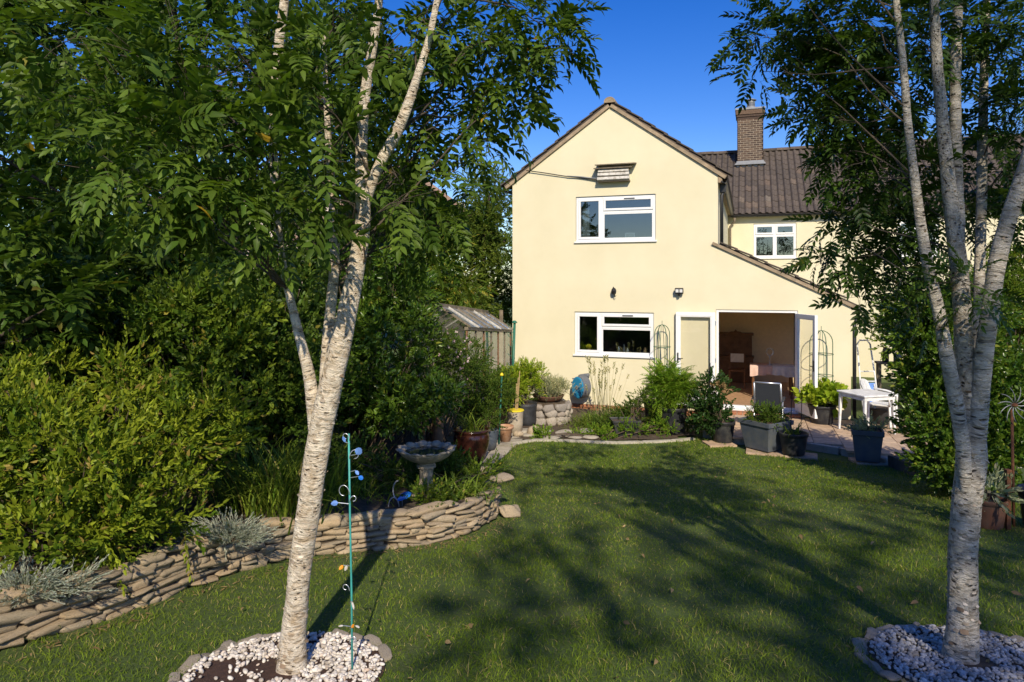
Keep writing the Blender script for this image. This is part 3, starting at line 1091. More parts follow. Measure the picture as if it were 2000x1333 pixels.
# ------------------------------------------------------------------ patio, path, kerb
PATIO = [(3.62, 12.95), (4.1, 12.35), (5.05, 12.1), (5.62, 11.6), (6.05, 10.75), (9.5, 10.2), (10.5, 13.6), (6.92, 14.0), (4.44, 14.72)]
def build_patio():
    mb = MB()
    n = len(PATIO)
    z0, z1 = -.35, -.045
    v = [(x, y, z0) for x, y in PATIO] + [(x, y, z1) for x, y in PATIO]
    f = [tuple(range(n - 1, -1, -1)), tuple(range(n, 2 * n))] + [(i, (i + 1) % n, (i + 1) % n + n, i + n) for i in range(n)]
    base = mb.add(v, f).build('patio', 'concrete')
    structure(base)
    var = []
    for i in range(4):
        m = MB().box(-.222, .222, -.222, .222, -.04, 0)
        m.v = [(x + random.uniform(-.006, .006), y + random.uniform(-.006, .006), z + random.uniform(-.003, .003)) for x, y, z in m.v]
        var.append(m.mesh('paving_slab', 'paving', bevel=.006))
    shrunk = PATIO
    for i in range(-10, 26):
        for j in range(-12, 12):
            w = hw(3.9 + i * .455, -3.6 + j * .455 + (.02 if i % 2 else 0), 0)
            c = [(w.x + dx, w.y + dy) for dx in (-.2, .2) for dy in (-.2, .2)] + [(w.x, w.y)]
            if sum(bool(inside(shrunk, *q)) for q in c) >= 4:
                o = link('paving_slab', random.choice(var), base)
                o.location = (w.x, w.y, -.008 + random.uniform(-.003, .003))
                o.rotation_euler = (random.uniform(-.004, .004), random.uniform(-.004, .004), -TH + random.choice([0, math.pi / 2]) + random.uniform(-.006, .006))
    # slabs left under the pots, in the grass
    for x, y, sx, sy, rz in ((3.75, 12.35, .5, .4, .1), (4.35, 11.72, .62, .45, -.35), (4.85, 11.45, .5, .38, -.4), (5.75, 10.98, .5, .42, -.1)):
        o = link('paving_slab', var[0], base)
        o.location = (x, y, float(gz(x, y)) + .035)
        o.rotation_euler = (0, 0, rz)
        o.scale = (sx / .444, sy / .444, 1)
    # concrete edging block at the corner of the patio
    for p, q in (((5.08, 12.04), (5.56, 11.60)), ((5.60, 11.55), (5.98, 10.86))):
        m = MB().bar((p[0], p[1], -.13), (q[0], q[1], -.13), .10, .22)
        m.build('edging_block', 'concrete', base, bevel=.012)
build_patio()

def build_path():
    pts = [(-.62, 10.9), (-.45, 11.5), (-.28, 12.1), (-.12, 12.7), (-.02, 13.3), (.05, 13.9)]
    base = MB()
    v, f = [], []
    for x, y in pts:
        v += [(x - .36, y, float(gz(x, y)) + .006), (x + .34, y, float(gz(x, y)) + .006)]
    f = [(2 * i, 2 * i + 1, 2 * i + 3, 2 * i + 2) for i in range(len(pts) - 1)]
    o = structure(base.add(v, f).build('garden_path', 'soil'))
    for i in range(len(pts) - 1):
        for k in (-1, 1):
            x, y = (pts[i][0] + pts[i + 1][0]) / 2 + k * .17, (pts[i][1] + pts[i + 1][1]) / 2
            m = MB().box(-.155, .155, -.27, .27, -.03, .012)
            m.v = [(a + random.uniform(-.012, .012), b + random.uniform(-.02, .02), c) for a, b, c in m.v]
            s = m.build('paving_slab', 'path_stone', o, bevel=.006)
            s.location = (x, y, float(gz(x, y)) + .02)
            s.rotation_euler = (0, 0, -.26 + random.uniform(-.05, .05))
build_path()

def build_kerb():
    k = [(.0, 12.3), (.47, 12.55), (1.2, 12.47), (1.87, 12.40), (2.84, 12.57), (3.6, 12.85)]
    pts, _ = smooth_path([(x, y, 0) for x, y in k], [0] * len(k), .05)
    t = thing('stone_kerb', 'pale curved stone edging between the lawn and the flower bed', 'kerb', (0, 0, 0))
    i, rnd = 0, random.Random(3)
    while i < len(pts) - 6:
        j = min(len(pts) - 1, i + rnd.randint(7, 11))
        m = MB()
        seg = pts[i:j + 1]
        v, f = [], []
        for q, p in enumerate(seg):
            d = (seg[min(q + 1, len(seg) - 1)] - seg[max(q - 1, 0)]).normalized()
            nx, ny = d.y, -d.x
            e = .006 if q in (0, len(seg) - 1) else 0
            for o_, h in ((-.055, -.1), (.055, -.1), (.05, .032 - e), (-.05, .038 - e)):
                v.append((p.x + nx * o_, p.y + ny * o_, float(gz(p.x, p.y)) + h))
        n = len(seg)
        for q in range(n - 1):
            for c in range(4):
                f.append((q * 4 + c, q * 4 + (c + 1) % 4, (q + 1) * 4 + (c + 1) % 4, (q + 1) * 4 + c))
        f += [(3, 2, 1, 0), tuple((n - 1) * 4 + c for c in range(4))]
        m.add(v, f).build('kerb_stone', 'kerb_stone', t, bevel=.008)
        i = j
    # irregular stepping stones laid just inside the bed
    var = [stone_mesh('flat_stone', 'path_stone', 160 + i, p=2.6, rough=.18) for i in range(3)]
    for i, (x, y, s) in enumerate(((.35, 12.9, .3), (.75, 12.75, .38), (1.15, 12.8, .34), (.6, 13.2, .32), (1.0, 13.15, .4), (1.45, 12.75, .3), (.2, 13.2, .3), (1.45, 13.3, .35))):
        o = tag(link('stepping_stone', var[i % 3], None, (x, y, -.11)), 'flat pale stepping stone in the flower bed, ' + ('nearest the small pale rock', 'in front of the brown boulder', 'largest against the kerb', 'just behind the boulder', 'biggest in the back row', 'rightmost against the kerb', 'leftmost by the path', 'rightmost in the back row')[(0, 2, 1, 3, 4, 5, 6, 7)[i]], 'stone', 'stepping stones in the flower bed')
        o.scale = (s, s * .75, .07)
        o.rotation_euler = (0, 0, i * 1.1)
build_kerb()

def build_sleepers():
    for (p, q, lab) in (((5.98, 10.75), (5.78, 9.3), 'dark weathered timber sleeper edging the lawn below the patio'), ((5.76, 9.22), (5.45, 7.85), 'dark timber sleeper edging the lawn beside the right birch trunk')):
        a, b = G(*p), G(*q)
        m = MB().bar((a.x, a.y, a.z + .06), (b.x, b.y, b.z + .06), .12, .2)
        tag(m.build('timber_sleeper', 'wood_sleeper', bevel=.012), lab, 'sleeper', 'timber sleepers')
build_sleepers()
# ------------------------------------------------------------------ the house
house = thing('cream_house', 'cream rendered house with steep gable, lean-to and white windows', 'house', H0, -TH)
A1, A2 = 4.70, 7.30            # right edge of the gable, right edge of the lean-to
EZ, AZ = 5.10, 6.76            # eaves and apex of the gable wall
LZ0, LZ1 = 3.56, 2.30          # wall under the lean-to roof, high and low end
BM = 8.0                       # distance of the main range behind the gable front
HOLES = [(1.55, 3.37, 3.71, 4.75), (1.52, 3.33, 1.11, 2.10), (4.66, 6.30, .08, 2.19)]
MWIN = [(5.49, 6.77, 3.55, 4.66), (9.6, 10.7, 3.55, 4.66)]

def wall_cells(mb, a_list, z_list, holes, b):
    for i in range(len(a_list) - 1):
        for j in range(len(z_list) - 1):
            a0, a1, z0, z1 = a_list[i], a_list[i + 1], z_list[j], z_list[j + 1]
            ca, cz = (a0 + a1) / 2, (z0 + z1) / 2
            if any(h[0] < ca < h[1] and h[2] < cz < h[3] for h in holes):
                continue
            mb.add([(a0, b, z0), (a1, b, z0), (a1, b, z1), (a0, b, z1)], [(0, 1, 2, 3)])
    for h in holes:                       # reveals
        d = .16
        a0, a1, z0, z1 = h
        if not (a_list[0] <= a0 and a1 <= a_list[-1]):
            continue
        for p, q in (((a0, z0), (a1, z0)), ((a1, z0), (a1, z1)), ((a1, z1), (a0, z1)), ((a0, z1), (a0, z0))):
            mb.add([(p[0], b, p[1]), (q[0], b, q[1]), (q[0], b + d, q[1]), (p[0], b + d, p[1])], [(0, 1, 2, 3)])

def build_shell():
    mb = MB()
    al = sorted({0, 1.52, 1.55, 3.33, 3.37, 4.66, A1, 6.30, A2})
    wall_cells(mb, al, [-.02, .08, 1.11, 2.10, 2.19, LZ1], HOLES, 0)
    wall_cells(mb, [a for a in al if a <= A1], [LZ1, 3.71, 4.75, EZ], [HOLES[0]], 0)
    mb.add([(0, 0, EZ), (A1, 0, EZ), (A1 / 2, 0, AZ)], [(0, 1, 2)])
    mb.add([(A1, 0, LZ1), (A2, 0, LZ1), (A1, 0, LZ0)], [(0, 1, 2)])
    # sides of the wing
    mb.add([(0, 0, -.4), (0, BM, -.4), (0, BM, EZ), (0, 0, EZ)], [(0, 1, 2, 3)])
    mb.add([(A1, 0, LZ1), (A1, BM, LZ1), (A1, BM, EZ), (A1, 0, EZ)], [(0, 1, 2, 3)])
    bs, zs = [0, .6, 4.0, 4.6], [-.3, .45, 2.1, LZ1]      # lean-to side wall, with an unseen window opening added to brighten the room
    for i in range(3):
        for j in range(3):
            if (i, j) != (1, 1):
                mb.add([(A2, bs[i], zs[j]), (A2, bs[i + 1], zs[j]), (A2, bs[i + 1], zs[j + 1]), (A2, bs[i], zs[j + 1])], [(0, 1, 2, 3)])
    mb.add([(A1, 4.6, -.3), (A2, 4.6, -.3), (A2, 4.6, LZ1), (A1, 4.6, LZ0)], [(0, 1, 2, 3)])
    w = mb.build('wall', 'cream_render', house)
    m = MB()
    wall_cells(m, sorted({A1 + .002, 5.49, 6.77, 9.6, 10.7, 17}), [-.4, 3.55, 4.66, 5.04], MWIN, BM)
    m.add([(17, BM, -.4), (17, BM + 7, -.4), (17, BM + 7, 5.04), (17, BM + 3.5, 7.5), (17, BM, 5.04)], [(0, 1, 2, 3, 4)])
    m.add([(0, BM + 7, -.4), (17, BM + 7, -.4), (17, BM + 7, 5.04), (0, BM + 7, 5.04)], [(0, 1, 2, 3)])
    m.add([(0, BM, -.4), (0, BM + 7, -.4), (0, BM + 7, 5.04), (0, BM + 3.5, 7.5), (0, BM, 5.04)], [(0, 1, 2, 3, 4)])
    m.build('rear_wall', 'cream_render', house)
    # brick plinth: a backing and the bricks that show
    pl = MB().box(0.005, 4.6, -.012, .05, -.42, -.022).build('plinth', 'mortar', house)
    bk = MB().box(-.107, .107, -.02, .02, -.032, .032).mesh('brick', 'plinth_brick', bevel=.004)
    for r in range(3):
        for k in range(20):
            o = link('brick', bk, pl)
            o.location = (.12 + k * .228 + (.11 if r % 2 else 0), -.016 + random.uniform(-.003, .003), -.06 - r * .078)
build_shell()

def rect_frame(mb, a0, a1, z0, z1, w, b0, b1):
    mb.box(a0, a1, b0, b1, z0, z0 + w)
    mb.box(a0, a1, b0, b1, z1 - w, z1)
    mb.box(a0, a0 + w, b0, b1, z0 + w, z1 - w)
    mb.box(a1 - w, a1, b0, b1, z0 + w, z1 - w)

def window(hole, b, kind, glass):
    a0, a1, z0, z1 = hole
    fr = MB()
    g = .004
    rect_frame(fr, a0 + g, a1 - g, z0 + g, z1 - g, .055, b + .03, b + .10)
    if kind == 'gable':
        am = a0 + (a1 - a0) * .335
        zm = z0 + (z1 - z0) * .645
        fr.box(am - .03, am + .03, b + .032, b + .098, z0 + .06, z1 - .06)
        fr.box(am + .031, a1 - .06, b + .033, b + .097, zm - .03, zm + .03)
        lights = [(a0 + .06, am - .031, z0 + .06, z1 - .06, True), (am + .031, a1 - .06, zm + .031, z1 - .06, True), (am + .031, a1 - .06, z0 + .06, zm - .031, False)]
    else:
        am = (a0 + a1) / 2
        zm = z0 + (z1 - z0) * .66
        fr.box(am - .035, am + .035, b + .032, b + .098, z0 + .06, z1 - .06)
        fr.box(a0 + .06, am - .036, b + .033, b + .097, zm - .03, zm + .03)
        fr.box(am + .036, a1 - .06, b + .033, b + .097, zm - .03, zm + .03)
        lights = [(a0 + .06, am - .036, zm + .031, z1 - .06, True), (am + .036, a1 - .06, zm + .031, z1 - .06, True), (a0 + .06, am - .036, z0 + .06, zm - .031, False), (am + .036, a1 - .06, z0 + .06, zm - .031, False)]
    w = fr.build('window', 'white_plastic', house, bevel=.004)
    for (p, q, r, s, sash) in lights:
        if sash:
            m = MB()
            rect_frame(m, p, q, r, s, .05, b + .012, b + .07)
            m.build('sash', 'white_plastic', w, bevel=.005)
            p, q, r, s = p + .05, q - .05, r + .05, s - .05
        else:
            m = MB()
            rect_frame(m, p, q, r, s, .022, b + .035, b + .075)
            m.build('bead', 'white_plastic', w)
            p, q, r, s = p + .022, q - .022, r + .022, s - .022
        MB().box(p, q, b + .045, b + .055, r, s).build('pane', glass, w)
    MB().box(a0 - .03, a1 + .03, b - .045, b + .03, z0 - .03, z0 + .004).build('sill', 'white_plastic', w, bevel=.006)
    if kind == 'gable':
        MB().box((am + a1) / 2 - .10, (am + a1) / 2 + .14, b - .004, b + .011, z1 - .088, z1 - .062).build('trickle_vent', 'hose_grey', w, bevel=.003)
    return w

window(HOLES[0], 0, 'gable', 'sky_glass')
window(HOLES[1], 0, 'gable', 'window_glass')
for h in MWIN:
    window(h, BM, 'main', 'sky_glass')
w = MB()  # invented side window, out of view, letting sky light into the dining room
for y0, y1, z0, z1 in ((.6, 4.0, .45, .51), (.6, 4.0, 2.04, 2.1), (.6, .66, .511, 2.039), (3.94, 4.0, .511, 2.039), (2.27, 2.33, .511, 2.039)):
    w.box(A2 - .07, A2 - .01, y0, y1, z0, z1)
w = w.build('window', 'white_plastic', house)
for y0, y1 in ((.66, 2.27), (2.33, 3.94)):
    MB().box(A2 - .045, A2 - .035, y0, y1, .51, 2.04).build('pane', 'door_glass', w)

# ---- french doors: frame, the leaf folded back flat on the wall, the leaf standing open
def door_leaf(name, w, h, mirror):
    m = MB()
    rect_frame(m, 0, w, 0, h, .085, -.03, .03)
    m.box(.086, w - .086, -.028, .028, .086, .2)
    d = m.build(name, 'white_plastic', house, bevel=.006)
    g = MB()
    rect_frame(g, .086, w - .086, .201, h - .086, .018, -.022, .022)
    g.build('bead', 'white_plastic', d)
    MB().box(.1, w - .1, -.006, .006, .215, h - .1).build('pane', 'door_glass', d)
    x = w - .045 if mirror else .045
    hd = MB().box(x - .014, x + .014, -.042, -.031, .92, 1.14).bar((x, -.06, 1.02), (x + (-.11 if mirror else .11), -.06, 1.02), .016).bar((x, -.03, 1.02), (x, -.062, 1.02), .016)
    hd.build('handle', 'dark_metal', d, bevel=.002)
    for z in (.25, 1.0, 1.8):
        MB().box(*((-.016, .004) if mirror else (w - .004, w + .016)), -.035, .035, z - .05, z + .05).build('hinge', 'silver_metal', d, bevel=.004)
    return d
def build_doors():
    a0, a1, z0, z1 = HOLES[2]
    m = MB()
    rect_frame(m, a0 + .004, a1 - .004, z0 + .004, z1 - .004, .05, .02, .12)
    f = m.build('door_frame', 'white_plastic', house, bevel=.004)
    MB().box(a0 - .02, a1 + .02, -.10, .018, z0 - .035, z0 + .006).build('threshold', 'white_plastic', f, bevel=.006)
    d = door_leaf('door', .83, 2.03, False)
    d.location = (3.82, -.09, .10)
    d['label'] = 'glazed white door leaf folded back flat against the wall'
    d = door_leaf('door', .83, 2.03, True)
    d.location = (a1 - .03, -.03, .10)
    d.rotation_euler = (0, 0, R(-68))
    d['label'] = 'glazed white door leaf standing open at the right of the doorway'
    # brick step below the threshold
    st = MB().box(a0 - .02, a1 + .1, -.30, -.004, -.05, .035).build('door_step', 'mortar', house)
    bk = MB().box(-.05, .05, -.14, .14, -.03, .03).mesh('brick', 'plinth_brick', bevel=.005)
    for k in range(15):
        o = link('brick', bk, st)
        o.location = (a0 + .04 + k * .113, -.16 + random.uniform(-.004, .004), .014)
build_doors()

# ---- rooms behind the openings
def room(a0, a1, b0, b1, z0, z1, wallm, floorm, side=False):
    m = MB()
    m.add([(a0, b0, z0), (a0, b1, z0), (a0, b1, z1), (a0, b0, z1)], [(0, 1, 2, 3)])
    if side:  # gap for the added side window that brightens this room
        bs, zs = [b0, .6, 4.0, b1], [z0, .45, 2.1, z1]
        for i in range(3):
            for j in range(3):
                if (i, j) != (1, 1):
                    m.add([(a1, bs[i], zs[j]), (a1, bs[i + 1], zs[j]), (a1, bs[i + 1], zs[j + 1]), (a1, bs[i], zs[j + 1])], [(0, 1, 2, 3)])
    else:
        m.add([(a1, b0, z0), (a1, b1, z0), (a1, b1, z1), (a1, b0, z1)], [(0, 1, 2, 3)])
    m.add([(a0, b1, z0), (a1, b1, z0), (a1, b1, z1), (a0, b1, z1)], [(0, 1, 2, 3)])
    m.add([(a0, b0, z1), (a1, b0, z1), (a1, b1, z1), (a0, b1, z1)], [(0, 1, 2, 3)])
    w = m.build('room_wall', wallm, house)
    MB().box(a0, a1, b0, b1, z0 - .03, z0 + .002).build('room_floor', floorm, house)
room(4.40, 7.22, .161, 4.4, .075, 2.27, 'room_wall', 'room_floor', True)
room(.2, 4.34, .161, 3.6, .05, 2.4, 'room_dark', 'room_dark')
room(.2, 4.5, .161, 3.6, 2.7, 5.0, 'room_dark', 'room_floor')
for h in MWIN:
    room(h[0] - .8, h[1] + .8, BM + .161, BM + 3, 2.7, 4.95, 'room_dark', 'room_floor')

# ---- roofs
PITCH = math.atan2(AZ - EZ, A1 / 2)
def build_roofs():
    # wing: two slopes of boards under tiles
    for s in (-1, 1):
        m = MB()
        # profile across the slope, extruded into the house
        def xz(d, h):   # d = distance down from the apex, h = height above the wall line
            x = A1 / 2 + s * (d * math.cos(PITCH) - h * math.sin(PITCH) * -1 * 0) + s * h * math.sin(PITCH)
            z = AZ - d * math.sin(PITCH) + h * math.cos(PITCH)
            return (x, z)
        L = (A1 / 2) / math.cos(PITCH) + .17
        m.prism([xz(0, .075), xz(L, .075), xz(L, .115), xz(0, .115)], -.035, BM + 3)
        roof = m.build('roof', 'roof_tile', house)
        roof['label'] = 'brown tiled slope of the gable roof'
        v = MB()
        v.prism([xz(0, .003), xz(L, .003), xz(L, .073), xz(0, .073)], -.055, .05)
        v.build('verge', 'verge_mortar', roof)
        tm = MB()
        tl = .405
        def txz(d, h):
            return (s * (d * math.cos(PITCH) + h * math.sin(PITCH)), -d * math.sin(PITCH) + h * math.cos(PITCH))
        tm.prism([txz(0, .0), txz(tl, .028), txz(tl, .055), txz(0, .027)], -.075, .24)
        tile = tm.mesh('verge_tile', 'roof_tile', bevel=.004)
        k = 0
        while (k + 1) * (tl - .07) < L + .05:
            o = link('verge_tile', tile, roof)
            x, z = xz(k * (tl - .07) + .05, .118)
            o.location = (x, random.uniform(-.006, .006), z)
            k += 1
    # half-round ridge tiles of the wing
    r = MB()
    rid = []
    for k in range(3):
        m = MB()
        sec = [(.13 * math.cos(R(a)), .11 * math.sin(R(a))) for a in range(-10, 191, 20)]
        sec2 = [(.10 * math.cos(R(a)), .085 * math.sin(R(a))) for a in range(190, -11, -20)]
        m.prism([(A1 / 2 + x, AZ + .11 + z) for x, z in sec + sec2], -.09 + k * .45, .355 + k * .45)
        m.build('ridge_tile', 'verge_mortar' if k == 0 else 'roof_tile', house)
    MB().prism([(A1 / 2 - .11, AZ + .09), (A1 / 2 + .11, AZ + .09), (A1 / 2 + .08, AZ + .17), (A1 / 2, AZ + .2), (A1 / 2 - .08, AZ + .17)], -.085, -.04).build('ridge_mortar', 'verge_mortar', house)
    # lean-to roof
    lp = math.atan2(LZ0 - LZ1, A2 - A1)
    def lxz(d, h):
        return (A1 - .12 + d * math.cos(lp) + h * math.sin(lp), LZ0 + .058 - d * math.sin(lp) + h * math.cos(lp))
    L = 2.6 / math.cos(lp) + .30
    # part over the open front verge runs past the corner of the gable
    m = MB().prism([lxz(.14, .045), lxz(L, .045), lxz(L, .075), lxz(.14, .075)], -.03, 4.7)
    lr = m.build('roof', 'roof_tile', house)
    lr['label'] = 'brown tiled roof of the lean-to'
    MB().prism([lxz(0, -.02), lxz(L, -.02), lxz(L, .043), lxz(0, .043)], -.05, -.003).build('verge', 'verge_mortar', lr)
    tm = MB().prism([(0, 0), (.40 * math.cos(lp), -.40 * math.sin(lp) + .024), (.40 * math.cos(lp) + .01, -.40 * math.sin(lp) + .05), (.01, .026)], -.07, .24)
    tile = tm.mesh('verge_tile', 'roof_tile', bevel=.004)
    for k in range(8):
        o = link('verge_tile', tile, lr)
        x, z = lxz(k * .335 + .14, .078)
        o.location = (x, random.uniform(-.008, .008) + .0, z)
    # main roof: pantiles one by one where they show, the rest joined
    z0, z1, b0, b1 = 4.97, 7.60, BM - .22, BM + 3.5
    mp = math.atan2(z1 - z0, b1 - b0)
    Ls = math.hypot(z1 - z0, b1 - b0)
    bd = MB()
    bd.add([(-.1, b0, z0 - .03), (17.1, b0, z0 - .03), (17.1, b1, z1 - .03), (-.1, b1, z1 - .03), (-.1, b1 + 3.7, z0 - .03), (17.1, b1 + 3.7, z0 - .03)], [(0, 1, 2, 3), (3, 2, 5, 4)])
    roof = bd.build('roof', 'roof_tile', house)
    roof['label'] = 'weathered dark brown pantile roof of the rear range'
    cw, gauge = .205, .375
    tv = MB()
    prof = [(-.108, -.004), (-.085, .032), (-.05, .05), (-.012, .036), (.012, .006), (.06, -.004), (.1, .0)]
    tl = .44
    v = []
    for y, lift in ((0, .014), (tl, 0)):
        for x, h in prof:
            v.append((x, y * math.cos(mp) - (h + lift) * math.sin(mp), y * math.sin(mp) + (h + lift) * math.cos(mp)))
    for x, h in prof:
        v.append((x, -(h + .005) * math.sin(mp), (h + .002) * math.cos(mp)))
    n = len(prof)
    f = [(i, i + 1, n + i + 1, n + i) for i in range(n - 1)] + [(2 * n + i, 2 * n + i + 1, i + 1, i) for i in range(n - 1)]
    tv.add(v, f)
    tile = tv.mesh('roof_tile', 'roof_tile', smooth=False)
    rest = MB()
    rows = int(Ls / gauge) + 1
    ind = 0
    for r_ in range(rows):
        d = r_ * gauge - .02
        if d > Ls - .12:
            break
        b, z = b0 + d * math.cos(mp), z0 + d * math.sin(mp)
        lo = 4.75 if r_ < 8 else 3.6
        lo = {0: 4.95, 1: 4.75, 2: 4.55, 3: 4.35}.get(r_, 4.15 - .1 * r_)
        for k in range(82):
            a = .4 + k * cw
            jz, jr = random.uniform(-.006, .006), random.uniform(-.012, .012)
            if lo < a < lo + 4.75 and ind < 296:
                o = link('roof_tile', tile, roof)
                o.location = (a, b, z + jz)
                o.rotation_euler = (0, jr, jr * .6)
                ind += 1
            elif a > 4.0:
                rest.add([(p[0] + a, p[1] + b, p[2] + z + jz) for p in tv.v], tv.f)
    rest.build('tiling', 'roof_tile', roof, kind='stuff')
    rt = MB()
    sec = [(.12 * math.cos(R(a)), .10 * math.sin(R(a))) for a in range(-10, 191, 25)]
    v = [(x0, y, z) for x0 in (0, .44) for y, z in sec]
    n = len(sec)
    rt.add(v, [(i, i + 1, n + i + 1, n + i) for i in range(n - 1)] + [tuple(range(n - 1, -1, -1)), tuple(range(n, 2 * n))])
    rm = rt.mesh('ridge_tile', 'roof_tile', smooth=False)
    for k in range(28):
        o = link('ridge_tile', rm, roof)
        o.location = (3.2 + k * .445, b1, z1 + .02 + random.uniform(-.012, .012))
        o.rotation_euler = (0, random.uniform(-.012, .012), 0)
    # gutter, fascia and downpipes
    m = MB().box(A1 + .03, 17, BM - .16, BM - .13, 4.86, 4.985)
    m.build('fascia', 'weathered_white', house)
    gt = MB()
    sec = [(.06 * math.cos(R(a)), .06 * math.sin(R(a))) for a in range(180, 361, 20)] + [(.05 * math.cos(R(a)), .05 * math.sin(R(a))) for a in range(360, 179, -20)]
    n = len(sec)
    v = [(x, BM - .24 + y, 4.93 + z) for x in (A1 + .08, 17) for y, z in sec]
    gt.add(v, [(i, (i + 1) % n, n + (i + 1) % n, n + i) for i in range(n)] + [tuple(range(n)), tuple(range(2 * n - 1, n - 1, -1))])
    gt.build('gutter', 'black_plastic', house, smooth=False)
    # gutter and boxed eaves along the right side of the wing
    gt = MB()
    v = [(A1 + .13 + y, b, 4.97 + z) for b in (-.06, BM - .3) for y, z in sec]
    gt.add(v, [(i, (i + 1) % n, n + (i + 1) % n, n + i) for i in range(n)] + [tuple(range(n)), tuple(range(2 * n - 1, n - 1, -1))])
    gt.build('gutter', 'black_plastic', house)
    MB().box(A1 + .004, A1 + .085, -.02, BM - .17, 4.93, 5.06).build('fascia', 'verge_mortar', house)
    gl = MB()
    v = [(-.13 + y, b, 4.97 + z) for b in (-.06, BM) for y, z in sec]
    gl.add(v, [(i, (i + 1) % n, n + (i + 1) % n, n + i) for i in range(n)] + [tuple(range(n)), tuple(range(2 * n - 1, n - 1, -1))])
    gl.build('gutter', 'black_plastic', house)
    MB().tube([(A1 + .13, .25, 4.93), (A1 + .13, .25, 4.8), (A1 + .07, .2, 4.68), (A1 + .07, .2, 3.58)], .036, 10).build('downpipe', 'black_plastic', house, smooth=True)
    MB().box(A1 + .03, A1 + .16, .16, .30, 4.74, 4.93).build('hopper', 'black_plastic', house, bevel=.01)
    MB().tube([(A1 + .22, BM - .22, 4.86), (A1 + .2, BM - .15, 4.72), (A1 + .07, BM - .08, 4.58), (A1 + .07, BM - .08, 2.6)], .036, 10).build('downpipe', 'weathered_wood', house, smooth=True)
    # lean-to gutter and downpipe at the right hand corner
    MB().tube([(A2 + .14, -.06, 2.24), (A2 + .14, 4.6, 2.24)], .055, 10).build('gutter', 'black_plastic', house, smooth=True)
    MB().tube([(A2 + .14, .1, 2.22), (A2 + .14, .1, 2.08), (A2 + .06, -.02, 1.92), (A2 + .06, -.02, -.05)], .036, 10).build('downpipe', 'black_plastic', house, smooth=True)
build_roofs()

def build_chimney():
    a0, a1, b0, b1 = 4.96, 5.83, BM + 2.55, BM + 3.4
    c = MB().box(a0 + .01, a1 - .01, b0 + .012, b1 - .012, 6.6, 8.72).build('chimney', 'mortar', house)
    full = MB().box(-.100, .100, .004, .05, -.027, .027).mesh('brick', 'chimney_brick', bevel=.004)
    half = MB().box(-.045, .045, .004, .05, -.027, .027).mesh('brick', 'chimney_brick', bevel=.004)
    side = MB()
    z, r_ = 7.17, 0
    while z < 8.62:
        xs = [(a0 + .109 + k * .2175, full) for k in range(4)] if r_ % 2 == 0 else [(a0 + .052, half)] + [(a0 + .218 + k * .2175, full) for k in range(3)] + [(a1 - .052, half)]
        for x, me in xs:
            o = link('brick', me, c)
            o.location = (x, b0 + random.uniform(-.004, .004), z)
        for k in range(4):
            y = b0 + .14 + k * .2175 - (.1 if r_ % 2 else 0)
            for x in (a0 - .002, a1 + .002):
                side.box(x - .006, x + .006, y - .1, y + .1, z - .027, z + .027)
        z += .0755
        r_ += 1
    side.build('side_brickwork', 'chimney_brick', c, kind='stuff')
    for k, (e, za, zb) in enumerate(((.0, 8.63, 8.715), (.03, 8.716, 8.80), (.06, 8.801, 8.96))):
        MB().box(a0 - e, a1 + e, b0 - e, b1 + e, za, zb).build('corbel', 'chimney_brick', c, bevel=.01)
    MB().box(a0 - .08, a1 + .08, b0 - .08, b1 + .08, 8.961, 9.03).build('cap', 'lead_grey', c, bevel=.015)
    MB().lathe([(.2, 0), (.2, .06), (.16, .1), (.15, .12)], 18, (5.42, BM + 2.9, 9.03)).build('flue_base', 'lead_grey', c, smooth=True)
    cw = MB().lathe([(.14, .12), (.14, .28), (.145, .285), (.14, .30)], 16, (5.42, BM + 2.9, 9.03)).build('cowl', 'silver_metal', c, smooth=True)
    MB().lathe([(.19, .335), (.2, .355), (.1, .40), (.01, .41)], 16, (5.42, BM + 2.9, 9.03)).build('cowl_hat', 'lead_grey', c, smooth=True)
    for k in range(4):
        a = k * math.pi / 2 + .4
        MB().bar((5.42 + .1 * math.cos(a), BM + 2.9 + .1 * math.sin(a), 9.3), (5.42 + .12 * math.cos(a), BM + 2.9 + .12 * math.sin(a), 9.36), .02).build('cowl_strut', 'lead_grey', c)
    MB().box(a0 - .03, a1 + .03, b0 - .05, b0 - .022, 6.9, 7.13).build('flashing', 'lead_grey', c, bevel=.01)
    MB().prism([(a0 - .1, 6.98), (a1 + .1, 6.98), (a1 + .04, 7.06), (a0 - .04, 7.06)], b0 - .16, b0 - .051).build('flashing', 'lead_grey', c)
build_chimney()

# ------------------------------------------------------------------ things on and in the house
def on_house(name, label, cat, a, b, z, group=None):
    return thing(name, label, cat, hw(a, b, z), -TH, group)

